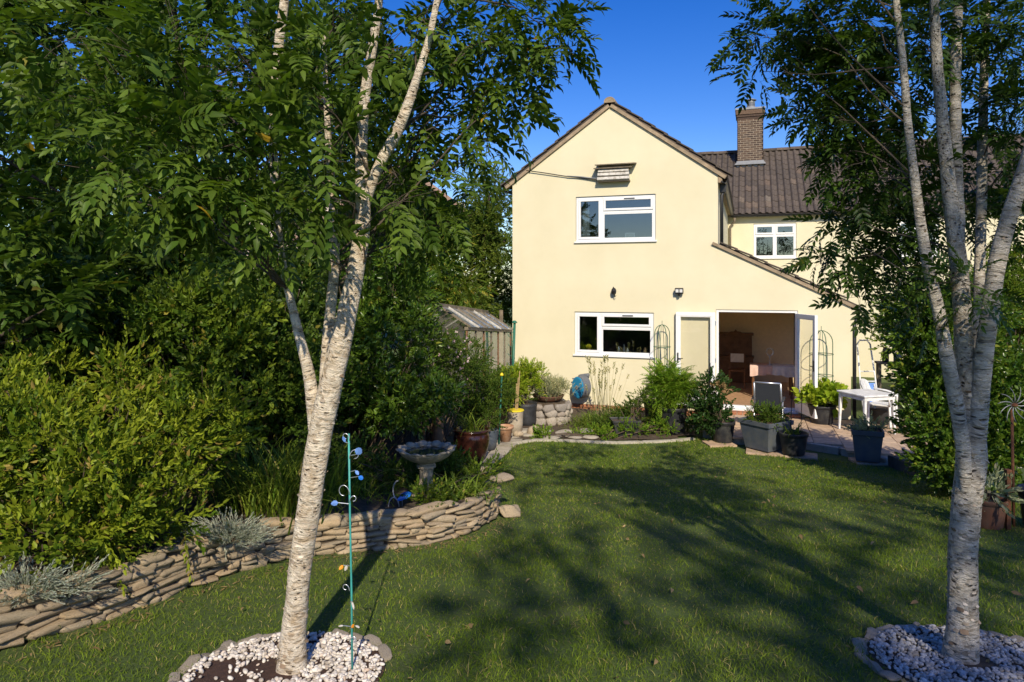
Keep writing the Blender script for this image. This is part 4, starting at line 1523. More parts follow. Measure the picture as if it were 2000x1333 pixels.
def build_fixtures():
    t = on_house('slatted_wall_box', 'weathered white slatted box with a little roof high on the gable', 'wall box', 2.45, 0, 5.05)
    MB().box(-.36, .36, -.16, -.004, .0, .03).build('base_board', 'weathered_wood', t)
    MB().box(-.33, .33, -.13, -.004, .031, .27).build('body', 'weathered_white', t)
    for k, z in enumerate((.06, .155, .24)):
        m = MB().box(-.365 + .01 * k, .365 - .01 * k, -.20 + .01 * k, -.131, z - .035, z + .035, rot=Matrix.Rotation(R(-24), 3, 'X'))
        m.build('slat', 'weathered_white', t, bevel=.004)
    MB().box(-.44, .42, -.22, -.004, .30, .325, rot=Matrix.Rotation(R(8), 3, 'X')).build('roof_board', 'weathered_wood', t, bevel=.004)
    MB().box(-.40, .50, -.26, -.004, .375, .40, rot=Matrix.Rotation(R(8), 3, 'X')).build('roof_board', 'weathered_wood', t, bevel=.004)
    MB().box(-.30, .34, -.18, -.004, .326, .374).build('roof_batten', 'weathered_wood', t)
    # cable
    p = [hw(.36, -.05, 5.42), hw(.8, -.05, 5.34), hw(1.3, -.04, 5.24), hw(1.7, -.04, 5.18), hw(2.1, -.06, 5.11)]
    q, _ = smooth_path(p, [0] * 5, .1)
    tag(MB().tube(q, .011, 6).build('cable', 'dark_metal', smooth=True), 'thin grey cable strung across the gable to the slatted box', 'cable')
    p = [hw(1.35, -.05, 5.235), hw(1.7, -.05, 5.20), hw(2.1, -.06, 5.135)]
    tag(MB().tube(p, .014, 6).build('cable', 'grey_metal', smooth=True), 'short thick cable end beside the slatted gable box', 'cable')
    # old ornamental light and the floodlight
    t = on_house('wall_lantern', 'small dark ornate lantern bracket above the kitchen window', 'lantern', 2.45, 0, 2.5)
    MB().lathe([(.02, .0), (.05, .02), (.06, .08), (.045, .13), (.02, .15)], 10, (0, -.09, 0)).build('lantern', 'dark_metal', t)
    MB().tube([(0, -.004, .06), (-.02, -.05, .17), (.0, -.09, .15)], .012, 6).build('bracket', 'dark_metal', t)
    MB().box(-.03, .03, -.015, -.003, .02, .12).build('back_plate', 'dark_metal', t, bevel=.004)
    MB().tube([(0, -.09, 0), (.03, -.09, -.05), (.05, -.08, -.02)], .01, 6).build('scroll', 'dark_metal', t)
    t = on_house('floodlight', 'small twin floodlight with sensor on the wall above the doors', 'floodlight', 3.89, 0, 2.5)
    MB().box(-.09, .09, -.13, -.06, .03, .15, rot=Matrix.Rotation(R(14), 3, 'X')).build('housing', 'dark_metal', t, bevel=.008)
    for s in (-1, 1):
        MB().box(s * .042 - .032, s * .042 + .032, -.137, -.125, .055, .125, rot=Matrix.Rotation(R(14), 3, 'X')).build('lens', 'white_plastic', t, bevel=.004)
    MB().box(-.04, .04, -.06, -.003, .04, .12).build('bracket', 'dark_metal', t, bevel=.004)
    MB().lathe([(.012, -.01), (.03, .0), (.034, .03), (.02, .045)], 12, (0, -.09, -.02)).build('sensor', 'dark_metal', t)
    # hose reel
    t = on_house('hose_reel', 'blue and grey hose reel fixed to the cream wall', 'hose reel', 1.72, 0, .40)
    def disc(r0, r1, x0, x1, mat, name, sx=.86):
        m = MB()
        v = []
        n = 28
        for x, r in ((x0, r0 * .9), (x0 + .012, r0), (x1 - .012, r1), (x1, r1 * .93)):
            for k in range(n):
                a = 2 * math.pi * k / n
                v.append((x, r * math.cos(a) * .8, r * math.sin(a) * 1.05))
        f = [(i * n + k, i * n + (k + 1) % n, (i + 1) * n + (k + 1) % n, (i + 1) * n + k) for i in range(3) for k in range(n)]
        f += [tuple(range(n)), tuple(range(4 * n - 1, 3 * n - 1, -1))]
        m.add(v, f)
        o = m.build(name, mat, t, smooth=False)
        o.location = (.03, -.25, 0)
        o.rotation_euler = (0, 0, R(58))
        return o
    disc(.24, .235, -.10, .12, 'hose_grey', 'drum')
    disc(.235, .225, -.15, -.101, 'hose_blue', 'side_cover')
    disc(.05, .04, -.17, -.151, 'hose_grey', 'hub')
    MB().box(-.08, .17, -.17, -.02, .20, .28, rot=Matrix.Rotation(R(-10), 3, 'Y')).build('top_housing', 'hose_grey', t, bevel=.03)
    MB().box(-.03, .11, -.06, -.003, -.15, .26).build('wall_bracket', 'hose_grey', t, bevel=.01)
    MB().tube([(-.06, -.12, .20), (-.17, -.14, .17), (-.22, -.14, .165)], .014, 8).build('hose_nozzle', 'hose_grey', t)
build_fixtures()

def trellis(label, a, b, z0, h, w, rz):
    """round topped wire plant support: four legs meeting in arches, three hoops"""
    t = thing('wire_obelisk', label, 'plant support', hw(a, b, z0), -TH + rz, 'wire plant supports against the wall')
    r = w / 2
    for k in range(2):
        a_ = k * math.pi / 2 + .5
        c, s = math.cos(a_), math.sin(a_)
        pts = [(-r * c, -r * s, 0), (-r * c, -r * s, h - r * 1.1)] + [(-r * c * math.cos(R(q)), -r * s * math.cos(R(q)), h - r * 1.1 + r * 1.1 * math.sin(R(q))) for q in range(15, 180, 15)] + [(r * c, r * s, h - r * 1.1), (r * c, r * s, 0)]
        MB().tube(pts, .0085, 6).build('arch_wire', 'green_wire', t, smooth=True)
    for z in (h * .28, h * .5, h * .74):
        MB().tube([(r * math.cos(R(q)), r * math.sin(R(q)), z) for q in range(0, 361, 20)], .007, 5, cap=False).build('hoop', 'green_wire', t, smooth=True)
    for dx in (-.06, .06):
        MB().tube([(dx, 0, 0), (dx * .8, .01, h * .7), (dx * .3, 0, h - .02)], .006, 5).build('upright_wire', 'green_wire', t, smooth=True)
    MB().tube([(0, 0, h), (0, 0, h + .09)], .006, 5).build('finial', 'green_wire', t)
trellis('green wire plant support with rounded top left of the folded door', 3.54, -.24, .0, 1.85, .36, .1)
trellis('green wire plant support with rounded top right of the open door', 6.72, -.26, -.02, 1.82, .46, -.2)

def build_interior():
    # cupboard
    t = on_house('cupboard', 'dark carved wooden cupboard at the back of the dining room', 'cupboard', 5.0, 3.9, .08)
    MB().box(-.45, .45, 0, .42, 0, .66).build('base_cabinet', 'cupboard_wood', t, bevel=.01)
    MB().box(-.47, .47, -.02, .43, .661, .70).build('worktop', 'cupboard_wood', t, bevel=.006)
    MB().box(-.42, .42, .12, .42, .701, 1.26).build('upper_cabinet', 'cupboard_wood', t, bevel=.01)
    MB().box(-.46, .46, .08, .43, 1.261, 1.32).build('cornice', 'cupboard_wood', t, bevel=.01)
    MB().prism([(-.2, 1.321), (.2, 1.321), (.12, 1.36), (.04, 1.37), (0, 1.42), (-.04, 1.37), (-.12, 1.36)], .1, .14).build('carved_crest', 'cupboard_wood', t)
    for x in (-.21, .21):
        for z0, z1, y in ((.06, .6, -.012), (.74, 1.22, .108)):
            m = MB()
            rect_frame(m, x - .185, x + .185, z0, z1, .05, y, y + .011)
            d = m.build('door', 'cupboard_wood', t)
            MB().lathe([(.005, 0), (.014, .01), (.012, .018)], 8, (x * .3, y - .01, (z0 + z1) / 2)).build('knob', 'dark_metal', d)
    # table with cloth
    t = on_house('dining_table', 'small table under a pink and white cloth inside the doorway', 'table', 5.85, 1.9, .08)
    for x in (-.42, .42):
        for y in (-.28, .28):
            MB().lathe([(.03, 0), (.022, .1), (.035, .3), (.025, .5), (.035, .7)], 10, (x, y, 0)).build('leg', 'cupboard_wood', t, smooth=True)
    MB().box(-.46, .46, -.32, .32, .70, .735).build('table_top', 'cupboard_wood', t, bevel=.005)
    def cloth(x0, x1, mat, name):
        n = 14
        v, f = [], []
        for i in range(n + 1):
            x = x0 + (x1 - x0) * i / n
            w = .012 * math.sin(x * 40)
            drop = .24 - .05 * math.cos(x * 3.2) ** 2 + .012 * math.sin(x * 25)
            for y, z in ((.335, .60), (.33, .74), (-.33, .74), (-.338, .72), (-.345 + w, .74 - drop * .6), (-.35 + w * 1.6, .74 - drop)):
                v.append((x, y, z))
        f = [(i * 6 + k, (i + 1) * 6 + k, (i + 1) * 6 + k + 1, i * 6 + k + 1) for i in range(n) for k in range(5)]
        MB().add(v, f).build(name, mat, t, smooth=True)
    cloth(-.49, .0, 'cloth_pink', 'cloth')
    cloth(.003, .49, 'cloth_white', 'cloth')
    t = on_house('table_scales', 'pale round ornament on a stem standing on the covered table', 'ornament', 5.80, 1.8, .822)
    MB().lathe([(.06, 0), (.06, .015), (.015, .04), (.012, .2), (.02, .23)], 14).build('stem', 'weathered_white', t, smooth=True)
    MB().tube([(.075 * math.cos(R(q)), 0, .31 + .085 * math.sin(R(q))) for q in range(0, 361, 20)], .018, 8, cap=False).build('ring', 'weathered_white', t, smooth=True)
    for x, lab in ((6.62, 'dark brown curtain hanging at the right inside the doorway'),):
        n = 24
        v = [(x_ * .42 - .21, .04 * math.sin(x_ * 38), z) for z in (.08, 2.1) for x_ in np.linspace(0, 1, n)]
        f = [(i, i + 1, n + i + 1, n + i) for i in range(n - 1)]
        o = MB().add(v, f).build('curtain', 'curtain_dark', smooth=True)
        o.location = hw(x, 3.2, 0); o.rotation_euler = (0, 0, -TH)
        tag(o, lab, 'curtain')
    # chair behind the table, low seat
    t = on_house('dining_chair', 'small pale wooden chair beside the cupboard', 'chair', 5.05, 3.1, .08)
    MB().box(-.2, .2, -.2, .2, .42, .45).build('seat', 'cupboard_wood', t, bevel=.008)
    for x in (-.18, .18):
        for y in (-.18, .18):
            MB().bar((x, y, 0), (x, y, .42 if y < 0 else .85), .035).build('leg', 'cupboard_wood', t)
    MB().box(-.19, .19, .17, .19, .62, .84).build('backrest', 'cloth_white', t, bevel=.006)
    # upstairs curtain and framed picture, kitchen window sill things
    n = 20
    for a, w, lab, z0, z1, bb in ((1.74, .16, 'white curtain at the left side of the upper gable window', 3.75, 4.72, .22), (3.31, .06, 'narrow white curtain at the right side of the upper gable window', 3.75, 4.72, .22)):
        v = [(x * w - w / 2, .02 * math.sin(x * 26), z) for z in (0, z1 - z0) for x in np.linspace(0, 1, n)]
        o = MB().add(v, [(i, i + 1, n + i + 1, n + i) for i in range(n - 1)]).build('curtain', 'curtain_white', smooth=True)
        o.location = hw(a, bb, z0); o.rotation_euler = (0, 0, -TH)
        tag(o, lab, 'curtain')
    MB().box(1.5, 3.4, .161, .40, 3.66, 3.74).build('window_board', 'white_plastic', house)
    MB().box(1.5, 3.36, .161, .40, 1.06, 1.14).build('window_board', 'white_plastic', house)
    t = on_house('picture_frame', 'small framed picture standing on the upper window sill', 'picture frame', 2.76, .24, 3.741)
    m = MB(); rect_frame(m, -.11, .11, 0, .17, .018, -.01, .01)
    m.build('frame', 'white_plastic', t)
    MB().box(-.092, .092, -.004, .004, .018, .152).build('picture', 'weathered_white', t)
    t = on_house('sill_flower', 'yellow flower in a little pot on the kitchen window sill', 'flower', 1.80, .26, 1.141)
    MB().lathe([(.03, 0), (.045, .08), (.04, .08)], 12).build('pot', 'terracotta', t, smooth=True)
    MB().lathe([(.02, .09), (.06, .12), (.065, .15), (.03, .19)], 9, fn=lambda a, r, z: r * (1 + .15 * math.sin(a * 4))).build('blossom', 'yellow_flower', t)
    for k, (a, h, r) in enumerate(((2.5, .17, .025), (2.62, .21, .03), (2.7, .13, .028), (3.1, .15, .03))):
        o = MB().lathe([(r, 0), (r, h * .6), (r * .5, h * .75), (r * .45, h), (r * .3, h)], 12).build('bottle', ['silver_metal', 'hose_grey', 'weathered_white', 'terracotta'][k], smooth=True)
        o.location = hw(a, .27, 1.141)
        tag(o, ['silver bottle', 'tall grey bottle', 'short pale bottle', 'brown bottle at the right'][k] + ' on the kitchen window sill', 'bottle', 'bottles on the kitchen sill')
build_interior()
# ------------------------------------------------------------------ trees
TP_ROWAN = [t_pinnate(.21, 5, .073, .027, a) for a in (.15, .3, .45, .6)] + [t_pinnate(.18, 4, .07, .028, .3), t_pinnate(.15, 3, .062, .026, .4)]
TP_ROWAN_S = [t_pinnate(.15, 5, .052, .019, a) for a in (.15, .3, .45)]
TP_SPRIG = [t_sprig(.15, 11, .05, .022) for _ in range(4)]
TP_SPRIG_B = [t_sprig(.24, 12, .085, .042) for _ in range(4)]
TP_FAR = [t_sprig(.34, 11, .14, .075, stem=False) for _ in range(4)]
TP_NARROW = [t_sprig(.17, 14, .058, .014, 45) for _ in range(4)]
TP_PRIVET = [t_sprig(.17, 10, .080, .032, 58) for _ in range(4)] + [t_sprig(.28, 14, .08, .026, 52), t_sprig(.42, 19, .076, .024, 50)]

def flakes(path, rad, n, seed):
    """curls of peeling bark on a stem"""
    r = np.random.default_rng(seed)
    tm = []
    for k in range(3):
        V, T = [], []
        for i in range(4):
            for j in range(3):
                a = (i / 3 - .5) * 1.0
                V.append((.018 * (j / 2 - .5) * (1 - .5 * abs(i / 3 - .5)), math.sin(a) * .03, .006 * j / 2 * (j / 2) * (1 + .4 * k) - (1 - math.cos(a)) * .03))
        for i in range(3):
            for j in range(2):
                q = i * 3 + j
                T += [(q, q + 1, q + 4), (q, q + 4, q + 3)]
        tm.append((np.array(V), np.array(T), np.zeros(12, int)))
    idx = r.integers(2, len(path) - 2, n)
    pos, X, U = [], [], []
    for i in idx:
        p, q = path[i], path[i + 1]
        d = (q - p).normalized()
        a = r.uniform(0, 2 * math.pi)
        s = d.orthogonal().normalized()
        t = d.cross(s)
        o = s * math.cos(a) + t * math.sin(a)
        pos.append(np.array(p + d * r.uniform(0, .05) + o * rad[i] * .985))
        X.append(np.array(d * (1 if r.random() < .6 else -1)))
        U.append(np.array(o))
    M = frames(np.array(X), np.array(U))
    sc = r.uniform(.4, 1.25, n) * np.clip(np.array([rad[i] for i in idx]) / .07, .35, 1.1)
    return scatter(tm, np.array(pos), M, sc)

def stems(t, base, specs, mat, seed, nfl):
    """specs: list of (name, [(px, py, Y, width in px)...])"""
    paths = []
    for k, (name, pts) in enumerate(specs):
        pp = [P(*q[:3]) if len(q) == 4 else Vector(q[:3]) for q in pts]
        rr = [q[3] * q[2] / F / 2 * .89 * F / math.hypot(q[0] - 1000, F) for q in pts]   # wide lens: round stems look broader off the axis
        path, rad = smooth_path(pp, rr, .04)
        m = MB().tube([p - base for p in path], rad, 20 if name == 'trunk' else 14, wob=.045, circ=rr[0])
        o = m.build(name, mat, t, smooth=True)
        n = int(nfl * (len(path) * .04))
        V, T, Cc = flakes(path, rad, max(4, n), seed + k)
        link('peeling_bark', np_mesh('peeling_bark', V - np.array(base), T, 'bark_flake', Cc), o, kind='stuff')
        paths.append((path, rad))
    return paths

mat_leaf('bark_flake', (.20, .14, .09), (.60, .52, .42), trans=.1, rough=.6)

def branch_to(mb, base, starts, c, r0, sag=.05):
    """a thin limb from the nearest stem point below to the clump centre"""
    c = Vector(c)
    k = random.uniform(.1, 1.2)
    best = min(starts, key=lambda s: (s[0] - c).length + abs(c.z - s[0].z - k * math.hypot(s[0].x - c.x, s[0].y - c.y)) * 1.4)
    s = best[0]
    mid = s.lerp(c, .5) + Vector((random.uniform(-.09, .09), random.uniform(-.09, .09), random.uniform(-.03, .10)))
    j = lambda: Vector((random.uniform(-.07, .07), random.uniform(-.07, .07), random.uniform(-.06, .08)))
    q, rd = smooth_path([s, s.lerp(mid, .55) + j() * .6, mid + j() * .5, mid.lerp(c, .5) + j(), c], [min(best[1] * .6, r0), r0 * .8, r0 * .6, r0 * .4, r0 * .2], .08)
    mb.tube([p - base for p in q], rd, 6)
    return q

def crown_tree(t, base, paths, clumps, tmpls, mat, r0=.012, twig_mat='bark_twig', up=-.15, odd=.01, rnd=.55, minr=.0):
    starts = [(p, r) for path, rad in paths for p, r in zip(path[4:], rad[4:]) if p.z > 2.75]
    tw = MB()
    for c, r, n in clumps:
        q = branch_to(tw, base, starts, c, r0)
        for _ in range(4):
            e = Vector(c) + Vector(rdirs(1)[0]) * (r if isinstance(r, float) else r[0]) * .9
            a = random.choice(q[len(q) // 2:])
            tw.tube([a - base, a.lerp(e, .5) - base + Vector((0, 0, .02)), e - base], [r0 * .35, r0 * .25, r0 * .12], 4)
    tw.build('limbs', twig_mat, t, smooth=True, kind='stuff')
    vt = clump_leaves(clumps, tmpls, out=1.0, up=up, rnd=rnd, odd=odd)
    foliage('crown', vt, mat, t, loc=base)

def left_birch():
    bx = P(574, 1303, 3.42)
    base = Vector((bx.x, bx.y, float(gz(bx.x, bx.y))))
    t = thing('birch_tree', 'white barked forked birch rising from white pebbles at the left', 'tree', base)
    specs = [
        ('trunk', [(571, 1345, 3.42, 84), (571, 1295, 3.42, 68), (574, 1231, 3.42, 56), (580, 1176, 3.42, 52), (587, 1100, 3.42, 51), (601, 1006, 3.43, 53), (620, 881, 3.44, 54), (640, 780, 3.45, 54), (664, 680, 3.46, 48), (682, 590, 3.47, 43), (698, 510, 3.48, 38), (709, 430, 3.49, 34), (707, 350, 3.5, 29), (707, 260, 3.5, 26), (715, 170, 3.5, 23), (728, 90, 3.5, 21), (742, -20, 3.5, 18), (752, -200, 3.5, 12), (748, -380, 3.5, 5)]),
        ('stem', [(614, 985, 3.45, 24), (617, 880, 3.46, 30), (611, 790, 3.49, 30), (603, 730, 3.50, 27), (584, 655, 3.52, 22), (566, 580, 3.54, 18), (550, 500, 3.55, 17), (540, 400, 3.56, 18), (534, 290, 3.56, 20), (537, 190, 3.55, 22), (545, 90, 3.54, 23), (558, -20, 3.52, 20), (570, -200, 3.5, 14), (575, -360, 3.5, 6)]),
        ('stem', [(628, 880, 3.47, 24), (633, 800, 3.53, 24), (634, 740, 3.58, 23), (640, 660, 3.66, 24), (648, 580, 3.72, 24), (654, 500, 3.78, 22), (650, 400, 3.85, 20), (640, 250, 3.9, 14), (632, 60, 3.95, 9)]),
        ('stem', [(708, 420, 3.50, 24), (722, 370, 3.48, 25), (745, 315, 3.46, 24), (774, 262, 3.44, 26), (797, 205, 3.42, 23), (815, 150, 3.42, 18), (834, 90, 3.42, 16), (850, 20, 3.42, 14), (875, -120, 3.4, 9), (890, -260, 3.4, 4)]),
    ]
    paths = stems(t, base, specs, 'birch_bark', 21, 120)
    cl = []
    def c(px, py, Y, r, n):
        cl.append((P(px, py, Y), (r * 1.1, r, r * .8), int(n * 1.2)))
    for px, py, Y, r, n in (
        # hanging sprays nearest the camera, left and middle
        (150, 70, 3.0, .26, 26), (290, 95, 2.9, .26, 28), (410, 60, 3.0, .26, 26), (470, 150, 3.1, .22, 20), (240, 215, 2.9, .24, 24), (360, 235, 2.85, .24, 26), (300, 300, 2.8, .22, 24), (430, 290, 2.9, .24, 26),
        (290, 395, 2.8, .16, 12), (400, 350, 2.9, .22, 20), (500, 350, 3.0, .22, 20), (510, 250, 3.1, .18, 14), (620, 130, 3.1, .2, 15), (600, 300, 3.1, .2, 17), (650, 210, 3.75, .17, 11), (630, 380, 3.1, .15, 12), (560, 420, 3.1, .17, 11),
        (450, 440, 3.0, .15, 9), (665, 300, 3.7, .15, 9), (790, 350, 3.5, .16, 11), (810, 395, 3.4, .17, 11), (680, 50, 3.8, .2, 15), (780, 120, 3.75, .2, 14), (100, 180, 3.1, .2, 14), (40, 60, 3.2, .25, 18), (500, 60, 3.6, .2, 15), (600, 190, 3.4, .17, 11),
        # further, darker sprays to the right and behind
        (800, 60, 3.7, .26, 26), (870, 40, 3.8, .28, 30), (950, 30, 4.0, .3, 34), (1030, 30, 4.1, .28, 32), (1085, 55, 4.2, .2, 18), (900, 120, 3.9, .28, 30), (980, 110, 4.0, .28, 30), (1050, 120, 4.1, .2, 18), (1085, 105, 4.2, .12, 8), (860, 200, 3.9, .26, 26), (940, 200, 4.0, .24, 22), (1000, 185, 4.1, .13, 9), (830, 275, 3.9, .24, 22), (900, 270, 4.0, .2, 16), (940, 280, 4.1, .12, 8), (850, 345, 4.0, .2, 16), (895, 350, 4.1, .10, 6), (800, 420, 4.1, .22, 18), (870, 415, 4.2, .16, 11), (740, 420, 4.1, .2, 14), (780, 480, 4.2, .18, 12), (840, 470, 4.3, .15, 9),
        (760, 220, 4.1, .26, 20), (620, 460, 4.1, .22, 15), (500, 480, 4.0, .22, 14), (660, 60, 4.1, .26, 18), (440, 200, 4.1, .28, 20), (560, 330, 4.2, .26, 18), (340, 130, 4.2, .3, 22), (200, 320, 4.1, .28, 20), (380, 440, 4.1, .22, 14)):
        c(px, py, Y, r, n)
    n0 = len(cl)
    while len(cl) < n0 + 14:      # the upper crown above the picture
        d = rdirs(1)[0]
        k = rng.uniform(.3, 1) ** .5
        q = Vector((-.75, 3.75, 5.0)) + Vector((d[0] * 1.45 * k, d[1] * 1.0 * k, d[2] * .85 * k))
        if q.z < 3.05 + .43 * q.y:
            continue
        cl.append((q, (.3, .3, .24), 22))
    crown_tree(t, base, paths, cl, TP_ROWAN, 'leaf_rowan', .0065, odd=.003, twig_mat='bark_dark')
left_birch()

def right_birch():
    bx = P(1880, 1288, 3.55)
    base = Vector((bx.x, bx.y, float(gz(bx.x, bx.y))))
    t = thing('birch_tree', 'grey white many-stemmed birch standing at the right of the lawn', 'tree', base)
    specs = [
        ('trunk', [(1872, 1330, 3.55, 100), (1876, 1280, 3.55, 84), (1880, 1200, 3.55, 70), (1881, 1090, 3.55, 68), (1888, 980, 3.55, 68), (1897, 890, 3.55, 72), (1894, 800, 3.55, 60), (1884, 700, 3.53, 45), (1880, 610, 3.52, 42), (1872, 520, 3.52, 42), (1862, 440, 3.52, 38), (1850, 340, 3.52, 33), (1840, 230, 3.52, 29), (1830, 120, 3.52, 26), (1824, -10, 3.52, 22), (1820, -200, 3.5, 14), (1818, -340, 3.5, 6)]),
        ('stem', [(1889, 1000, 3.53, 26), (1881, 880, 3.50, 34), (1866, 780, 3.48, 36), (1850, 700, 3.46, 34), (1833, 610, 3.45, 30), (1812, 520, 3.45, 28), (1797, 430, 3.45, 24), (1784, 330, 3.45, 21), (1772, 230, 3.46, 19), (1764, 130, 3.48, 18), (1750, 0, 3.5, 15), (1735, -160, 3.5, 8), (1725, -280, 3.5, 4)]),
        ('stem', [(1894, 1030, 3.54, 30), (1904, 910, 3.52, 44), (1912, 800, 3.50, 46), (1922, 690, 3.46, 44), (1936, 590, 3.44, 42), (1948, 510, 3.42, 42), (1972, 420, 3.40, 40), (1998, 340, 3.38, 36), (2030, 230, 3.36, 30), (2070, 90, 3.34, 22), (2110, -100, 3.3, 12)]),
        ('stem', [(1872, 520, 3.56, 24), (1872, 440, 3.60, 30), (1868, 350, 3.62, 30), (1866, 240, 3.64, 28), (1866, 120, 3.66, 26), (1872, -10, 3.68, 22), (1880, -200, 3.7, 12), (1884, -320, 3.7, 5)]),
        ('stem', [(1908, 760, 3.62, 24), (1910, 650, 3.72, 26), (1913, 540, 3.80, 26), (1916, 430, 3.88, 25), (1918, 320, 3.94, 24), (1921, 180, 4.0, 22), (1926, 20, 4.05, 18), (1932, -160, 4.1, 10), (1936, -260, 4.1, 5)]),
    ]
    paths = stems(t, base, specs, 'grey_birch_bark', 51, 130)
    cl = []
    for px, py, Y, r, n in (
        (1478, 80, 3.9, .13, 18), (1530, 45, 3.9, .2, 34), (1600, 35, 3.9, .22, 44), (1670, 30, 3.8, .24, 50), (1488, 140, 3.9, .09, 9), (1560, 90, 3.9, .14, 18), (1640, 100, 3.9, .2, 36), (1720, 80, 3.8, .24, 48), (1600, 195, 3.9, .16, 24), (1570, 225, 3.9, .09, 9), (1660, 170, 3.9, .2, 34), (1735, 170, 3.8, .22, 42), (1620, 245, 3.9, .13, 16), (1690, 245, 3.9, .2, 32), (1740, 260, 3.8, .18, 28),
        (1650, 300, 3.9, .13, 16), (1700, 320, 3.9, .2, 34), (1755, 340, 3.8, .2, 34), (1620, 330, 3.9, .07, 6), (1690, 390, 3.9, .18, 28), (1745, 410, 3.9, .2, 34), (1640, 440, 3.9, .13, 16), (1700, 450, 3.9, .18, 26), (1755, 480, 3.9, .18, 26), (1620, 500, 3.9, .10, 10), (1660, 510, 3.9, .12, 14), (1720, 530, 3.9, .16, 20), (1670, 575, 3.9, .08, 7), (1770, 550, 3.9, .14, 14),
        (1800, 60, 3.7, .2, 30), (1850, 40, 3.9, .22, 30), (1800, 200, 3.9, .18, 22), (1900, 80, 4.2, .24, 30), (1960, 50, 3.8, .24, 38), (1985, 140, 3.8, .22, 34), (1960, 220, 4.0, .22, 30), (1995, 240, 3.8, .2, 28), (1900, 330, 4.3, .22, 26), (1960, 320, 4.1, .2, 26), (1945, 400, 4.2, .18, 20), (1830, 400, 4.2, .18, 18), (1890, 440, 4.3, .18, 18), (1985, 470, 3.9, .14, 12), (1800, 620, 4.0, .12, 9), (1890, 570, 3.32, .10, 12), (1860, 545, 3.38, .08, 7), (2060, 60, 3.6, .3, 50), (2080, 220, 3.6, .28, 42), (2060, 380, 3.6, .2, 22)):
        cl.append((P(px, py, Y), (r * 1.1, r, r * .85), int(n * 1.55)))
    n0 = len(cl)
    while len(cl) < n0 + 15:
        d = rdirs(1)[0]
        k = rng.uniform(.3, 1) ** .5
        q = Vector((2.3, 3.8, 5.0)) + Vector((d[0] * 1.5 * k, d[1] * 1.0 * k, d[2] * .85 * k))
        if q.z < 3.05 + .43 * q.y:
            continue
        cl.append((q, (.3, .3, .25), 42))
    crown_tree(t, base, paths, cl, TP_ROWAN_S, 'leaf_rowan_dark', .0048, odd=.008, twig_mat='bark_dark')
right_birch()

def plain_tree(name, label, x, y, h_trunk, blobs, tmpl, mat, per=26, r=.5, trunk_r=.12, group=None, n_mul=1.0, up=.1, odd=.03):
    """trunk with limbs reaching into the lobes of the crown; blobs: (centre, radii, clumps)"""
    base = G(x, y)
    t = thing(name, label, 'tree', base, group=group)
    top = max((Vector(b[0]) for b in blobs), key=lambda v: v.z)
    q, rd = smooth_path([base - Vector((0, 0, .1)), base + Vector((.05, 0, h_trunk * .5)), base + Vector((-.05, .05, h_trunk)), top], [trunk_r * 1.25, trunk_r, trunk_r * .75, trunk_r * .15], .15)
    tr = MB().tube([p - base for p in q], rd, 12, wob=.06)
    tr.build('trunk', 'bark_dark', t, smooth=True)
    lb = MB()
    cl = []
    for c, rad, n in blobs:
        k = min(range(len(q)), key=lambda i: (q[i] - Vector(c)).length + (0 if q[i].z < c[2] else 2))
        s = q[max(1, k - 2)]
        mid = s.lerp(Vector(c), .5) + Vector((0, 0, -.1))
        w, wr = smooth_path([s, mid, Vector(c)], [rd[k] * .6, rd[k] * .4, .012], .15)
        lb.tube([p - base for p in w], wr, 7)
        bc = blob_clumps(c, rad, int(n * n_mul), r, per)
        for cc in bc[::2]:
            e = Vector(cc[0])
            a = random.choice(w[len(w) // 2:])
            lb.tube([a - base, a.lerp(e, .5) - base + Vector((0, 0, -.03)), e - base], [.014, .009, .004], 4)
        cl += bc
    lb.build('limbs', 'bark_dark', t, smooth=True, kind='stuff')
    foliage('crown', clump_leaves(cl, tmpl, up=up, rnd=.6, odd=odd), mat, t, loc=base)
    return t

def V3(px, py, Y):
    return tuple(P(px, py, Y))

GB = 'background trees behind the left border'
# far-left tree with big pinnate leaves, close to the camera
plain_tree('ash_tree', 'dark leafy tree at the far left edge behind the yellow-green shrub', -4.9, 5.6, 1.6,
           [(V3(40, 330, 5.8), (.9, .7, .7), 12), (V3(-60, 560, 5.6), (.6, .6, .6), 9), (V3(60, 620, 5.4), (.35, .4, .45), 6), (V3(90, 470, 6.0), (.5, .5, .4), 7), (V3(-120, 200, 5.6), (.8, .8, .8), 9)],
           [t_pinnate(.30, 4, .12, .05, .3), t_pinnate(.26, 3, .12, .055, .4)], 'leaf_mid', 15, .30, .07)
plain_tree('lime_tree', 'tall dense dark tree filling the upper left behind the birch', -4.3, 9.6, 2.6,
           [(V3(430, 120, 9.8), (1.3, 1.0, 1.2), 22), (V3(250, 260, 9.5), (1.2, 1.0, 1.1), 20), (V3(330, 470, 9.0), (1.1, .9, .9), 18), (V3(550, 300, 9.8), (1.0, .9, 1.0), 16), (V3(180, 560, 8.6), (.9, .8, .8), 13), (V3(480, 560, 9.0), (.9, .8, .7), 13), (V3(330, -80, 10), (1.6, 1.2, 1.1), 18)],
           TP_FAR, 'leaf_tree', 24, .42, .13, GB)
plain_tree('lime_tree', 'dark tree behind the left birch with patches of sky above', -7.6, 11.5, 3.0,
           [(V3(120, 330, 11.5), (1.5, 1.2, 1.1), 20), (V3(-60, 120, 11), (1.3, 1.2, 1.5), 18), (V3(30, 20, 11.5), (1.0, 1.0, .6), 10), (V3(60, 560, 11), (1.6, 1.2, 1.1), 20), (V3(250, 50, 11.5), (.9, .9, .7), 10)],
           TP_FAR, 'leaf_tree', 24, .42, .14, GB)
